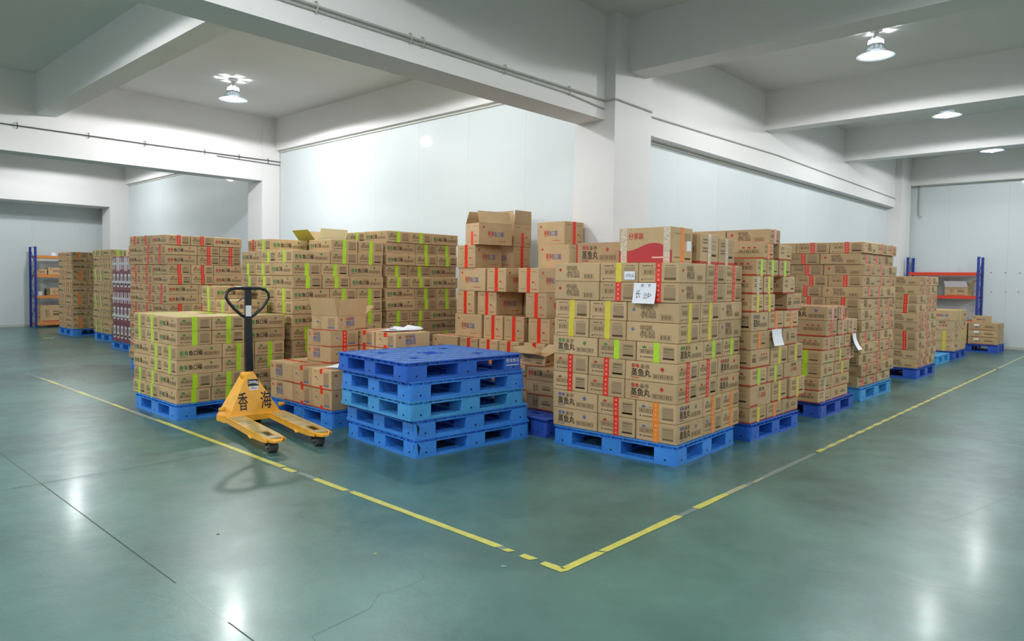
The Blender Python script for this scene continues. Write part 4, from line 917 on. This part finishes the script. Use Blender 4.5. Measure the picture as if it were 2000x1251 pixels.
# ------------------------------------------------------------------ pallet jack
J = empty('pallet_jack', (.52, 4.2, 0), D2R(-9)); tag(J, 'yellow hand pallet jack with black loop handle beside the low stack', 'pallet jack')
zf = .135
for s in (-1, 1):
    mb = MB(); a, b = (s*.20-.08, s*.20+.08)
    # fork: channel with side skirts, tapered nose, wheel window
    top = [(a, .0), (b, .0), (b, -1.02), (b-.035, -1.16), (a+.035, -1.16), (a, -1.02)]
    wy0, wy1, wx0, wx1 = -1.03, -.83, a+.045, b-.045
    for (x0, y0, x1, y1) in ((a, wy1, b, 0), (a, wy0, wx0, wy1), (wx1, wy0, b, wy1)):
        mb.box(x0, y0, zf-.008, x1, y1, zf, 'jack')
        mb.box(x0+(.014 if x0 == a else 0), y0, zf, x1-(.014 if x1 == b else 0), y1-(.05 if y1 == 0 else 0), zf+.0008, 'jack_worn')
    mb.mesh_in([(a, wy0, zf), (b, wy0, zf), (b-.02, -1.14, zf-.004), (b-.05, -1.19, zf-.014), (a+.05, -1.19, zf-.014), (a+.02, -1.14, zf-.004), (a, wy0, zf-.008), (b, wy0, zf-.008), (b-.02, -1.14, zf-.03), (b-.05, -1.19, zf-.03), (a+.05, -1.19, zf-.03), (a+.02, -1.14, zf-.03)],
               [(0,5,4,3,2,1), (1,2,8,7), (2,3,9,8), (3,4,10,9), (4,5,11,10), (5,0,6,11)], 'jack')
    mb.mesh_in([(a+.014, wy0, zf+.001), (b-.014, wy0, zf+.001), (b-.03, -1.13, zf-.002), (a+.03, -1.13, zf-.002)], [(0,3,2,1)], 'jack_worn')
    for x0 in (a, b-.006):
        mb.mesh_in([(x, y, z_) for x in (x0, x0+.006) for y, z_ in ((.0, zf-.05), (-.75, zf-.055), (-1.02, zf-.045), (-1.14, zf-.03), (-1.14, zf-.006), (-1.02, zf-.002), (0, zf-.002))],
                   [tuple(range(7)), tuple(reversed(range(7, 14)))]+[(i, (i+1) % 7, 7+(i+1) % 7, 7+i)[::-1] for i in range(7)], 'jack')
    link('fork', mb.data('fork'), J)
    # load wheel + link arm
    wy = -1.045; wx = s*.20; r = .048
    wb = MB()
    prof = [(0, -.035), (.02, -.035), (.02, -.038), (r-.004, -.038), (r, -.032), (r, .032), (r-.004, .038), (.02, .038), (.02, .035), (0, .035)]
    n = 20
    base = len(wb.v)
    for rr, x in prof:
        for j in range(n): wb.v.append((x, rr*math.cos(2*PI*j/n), rr*math.sin(2*PI*j/n)))
    for i in range(len(prof)-1):
        for j in range(n): wb.f.append((base+i*n+j, base+i*n+(j+1) % n, base+(i+1)*n+(j+1) % n, base+(i+1)*n+j)); wb.mi.append(wb.mat('steel' if i in (0, 1, 7, 8) else 'rubber'))
    o = link('load_wheel', wb.data('load_wheel', 1), J, (wx, wy, r+.001))
    q = MB()
    for x in (-.046, .04): q.hexa([(x, -.02, -.02), (x+.006, -.02, -.02), (x+.006, .02, -.02), (x, .02, -.02)], [(x, .06, .052), (x+.006, .06, .052), (x+.006, .12, .052), (x, .12, .052)], 'black')
    q.tube([(-.05, 0, 0), (.05, 0, 0)], .011, 'steel', 10); link('wheel_bracket', q.data('wheel_bracket'), J, (wx, wy, r+.001))
    q = MB(); q.tube([(s*.20-.085, -.72, zf-.045), (s*.20-.085, -.76, zf-.058), (s*.20-.07, -.78, zf-.05)], .010, 'jack', 6); link('push_rod_hook', q.data('push_rod_hook'), J)
# body: slanted front plate, side cheeks, base beam
mb = MB(); bw = .275
fb = [(-bw, .015, zf-.055), (bw, .015, zf-.055)]
front = [(-.235, .0, zf-.01), (.25, .0, zf-.01), (.03, .105, .50), (-.045, .105, .50)]
back = [(-.295, .19, zf-.01), (.28, .19, zf-.01), (.045, .19, .50), (-.075, .19, .50)]
mb.hexa([front[0], front[1], back[1], back[0]], [front[3], front[2], back[2], back[3]], 'jack')
mb.hexa([(-bw, .0, zf-.065), (bw, .0, zf-.065), (.285, .19, zf-.065), (-.30, .19, zf-.065)], [(-bw, .0, zf-.0105), (bw, .0, zf-.0105), (.285, .19, zf-.0105), (-.30, .19, zf-.0105)], 'jack')
mb.box(-.13, -.02, zf-.06, .13, .0, zf-.004, 'jack')
body = link('body', mb.data('body'), J)
mb = MB(); mb.tube([(-.085, .15, .485), (.03, .15, .485)], .036, 'jack', 16); link('body_cap', mb.data('body_cap', 1), J)
for s in (-1, 1):
    mb = MB(); mb.tube([(s*.25, .07, zf+.055), (s*.31, .07, zf+.055)], .019, 'jack', 12); link('pivot_pin', mb.data('pivot_pin', 1), J)
# lettering on the slanted plate
u = Vector((1, 0, 0)); v = (Vector((0, .105, .50))-Vector((0, 0, zf-.01))); hh = v.length; v.normalize(); nn = u.cross(v).normalized()
q = MB(); f = Face(q, Vector((-bw, 0, zf-.01)), u, v, nn, 2*bw, hh)
f.text('香', .235, .12, .395, .55, 'pen', .075); f.text('海', .62, .12, .80, .55, 'pen', .075)
l_ = link('lettering', q.data('lettering'), J); l_['label'] = 'hand-painted black characters'
q = MB(); f = Face(q, Vector((-bw, 0, zf-.01)), u, v, nn, 2*bw, hh); f.rect(.425, .70, .61, .87, 'pen', .001); f.text('2000kg', .435, .735, .60, .835, 'white', .05, .0015); f.poly([(.445, .60), (.60, .60), (.60, .70), (.445, .70)], 'white', .001); f.rect(.47, .64, .58, .655, 'pen', .0015); f.rect(.49, .665, .52, .675, 'pen', .0015)
l_ = link('load_sticker', q.data('load_sticker'), J); l_['label'] = 'black and white load sticker'
# handle
hb = Vector((0, .17, .44)); ht = Vector((-.01, .20, 1.0)); hd = (ht-hb).normalized()
mb = MB(); mb.hexa([(-.036, .145, .40), (.036, .145, .40), (.036, .195, .40), (-.036, .195, .40)], [(-.032, .185, 1.03), (.032, .185, 1.03), (.032, .225, 1.03), (-.032, .225, 1.03)], 'black')
mb.hexa([(-.032, .185, 1.03), (.032, .185, 1.03), (.032, .225, 1.03), (-.032, .225, 1.03)], [(-.03, .20, 1.315), (.03, .20, 1.315), (.03, .232, 1.315), (-.03, .232, 1.315)], 'black')
link('handle_shaft', mb.data('handle_shaft'), J)
loop = [(0, .205, 1.03), (-.06, .206, 1.065), (-.125, .208, 1.125), (-.175, .210, 1.185), (-.203, .212, 1.235), (-.200, .214, 1.28), (-.170, .216, 1.312), (-.12, .217, 1.326), (0, .218, 1.328)]
pts = loop+[(-x, y_, z_) for x, y_, z_ in reversed(loop[1:-1])]
mb = MB(); mb.tube(pts, .0155, 'black', 10, True); link('handle_loop', mb.data('handle_loop', 1), J)
mb = MB(); mb.hexa([(-.03, .19, 1.235), (-.03, .20, 1.235), (-.04, .20, 1.245), (-.04, .19, 1.245)], [(-.12, .165, 1.185), (-.12, .175, 1.185), (-.11, .175, 1.20), (-.11, .165, 1.20)], 'black'); link('lever', mb.data('lever'), J)
mb = MB(); mb.box(-.028, .1845, 1.055, .026, .187, 1.16, 'white'); l_ = link('sticker', mb.data('sticker'), J, (0, .0, 0)); l_['label'] = 'white sticker'
# steer wheels and pump
for s in (-1, 1):
    mb = MB(); mb.tube([(s*.045, .17, .085), (s*.095, .17, .085)], .083, 'black', 20); link('steer_wheel', mb.data('steer_wheel', 1), J)
mb = MB(); mb.tube([(0, .17, .10), (0, .17, .42)], .04, 'steel', 14); link('pump', mb.data('pump', 1), J)

# ------------------------------------------------------------------ the 300 cartons that show largest stay single; the others become one object
# index of each single carton by how large it shows (measured once), and of those hidden from view
KEEP = [1,2,3,4,5,9,10,11,12,13,17,18,19,20,21,25,26,27,28,29,33,34,35,36,37,41,42,43,44,45,49,50,51,52,53,57,58,59,60,61,65,66,67,68,69,73,74,75,76,77,78,79,84,85,86,87,88,92,93,94,95,96,100,101,102,103,104,108,109,110,111,112,116,117,118,119,120,124,125,126,152,157,158,161,162,163,166,167,168,171,172,173,176,177,179,180,181,182,183,184,185,186,187,188,189,191,230,235,240,245,248,250,251,253,255,256,257,258,260,261,262,263,264,265,266,267,268,269,270,271,272,273,274,275,276,277,299,300,303,304,305,308,309,311,312,314,316,317,319,320,323,324,325,328,329,331,332,334,336,337,339,340,341,343,349,350,353,357,358,361,365,368,369,370,371,372,373,374,383,384,385,386,387,388,389,391,392,393,394,395,396,404,405,407,409,414,416,417,418,420,421,422,424,425,426,428,429,430,432,433,434,436,437,438,440,441,442,444,446,447,449,451,452,454,455,456,457,459,460,462,463,465,466,468,470,471,473,475,476,478,479,480,482,483,488,489,492,493,498,500,503,507,508,510,513,518,519,523,524,525,527,528,529,533,534,535,537,538,540,542,543,544,548,553,558,563,568,573,578,583,588,593,598,606,614,622,631,635,639,643,644,649,654,659,664,669,674,679,684,689,694,699,704,777]
HIDDEN = [6,7,8,14,15,16,22,23,24,30,31,32,38,39,40,46,47,48,54,55,56,64,70,71,72,81,82,83,89,90,91,97,98,99,105,106,107,113,114,115,122,127,128,129,131,132,133,134,135,137,138,139,140,142,143,144,145,147,148,149,151,156,160,192,193,194,195,196,197,198,199,200,202,204,205,207,208,209,210,211,212,213,214,215,216,217,219,220,221,222,223,224,225,226,227,228,229,231,232,233,234,236,237,238,239,241,242,243,247,249,278,279,280,281,282,283,284,285,286,287,288,289,290,292,293,294,295,298,301,302,306,307,310,313,315,318,321,322,326,327,330,333,335,338,344,345,346,347,348,351,352,354,355,356,359,360,363,364,376,377,378,379,380,381,382,397,398,399,400,402,403,411,415,419,423,427,431,435,439,445,448,450,453,458,461,464,467,469,472,474,477,481,485,486,490,491,494,497,499,502,505,506,509,512,514,517,522,526,541,550,551,555,556,559,562,564,567,570,571,575,576,582,587,590,591,595,596,599,602,603,604,605,607,610,611,612,613,616,617,619,620,621,624,625,628,629,630,634,638,648,653,656,657,661,662,668,673,676,677,682,688,693,697,702,708,710,713,715,718,721,722,726,727,730,733,735,738,741,742,746,747,750,753,755,758,761,762,766,767,770,773,775,776]
bpy.context.view_layer.update()
rest = [o for o in COL.objects if o.get('idx') is not None and o['idx'] not in KEEP] if KEEP else []
rest.sort(key=lambda o: o['idx'])
import numpy as np
V, Fc, MI, mats, nb = [], [], [], [], 0
cache = {}
def grab(me):
    if me.name not in cache:
        co = np.empty(len(me.vertices)*3, 'f'); me.vertices.foreach_get('co', co)
        cache[me.name] = (co.reshape(-1, 3), [tuple(p.vertices) for p in me.polygons], [me.materials[p.material_index].name for p in me.polygons])
    return cache[me.name]
for o in rest:
    seen = o['idx'] not in HIDDEN
    for ob in [o]+list(o.children):
        me = ob.data; co, fs, mn = grab(me); mw = np.array(ob.matrix_world)
        if ob is o and not seen:
            keep = [q for q in range(len(fs)) if mn[q] == 'kraft_board'][:26]; fs = [fs[q] for q in keep]; mn = ['kraft_board']*len(fs); co = co[:24]
        V.append(co @ mw[:3, :3].T + mw[:3, 3]); Fc += [tuple(a+nb for a in f) for f in fs]; nb += len(co)
        for m_ in mn:
            if m_ not in mats: mats.append(m_)
            MI.append(mats.index(m_))
for o in rest:
    for ch in list(o.children): bpy.data.objects.remove(ch)
    bpy.data.objects.remove(o)
if V:
    me = bpy.data.meshes.new('carton_mass'); me.from_pydata(np.concatenate(V).tolist(), [], Fc)
    for m_ in mats: me.materials.append(bpy.data.materials[m_])
    me.polygons.foreach_set('material_index', MI); me.update()
    o = link('cartons', me); tag(o, 'closed kraft cartons filling the farther stacks and the back rows', 'boxes', None, 'stuff')
for o in COL.objects:
    if o.get('idx') is not None: del o['idx']
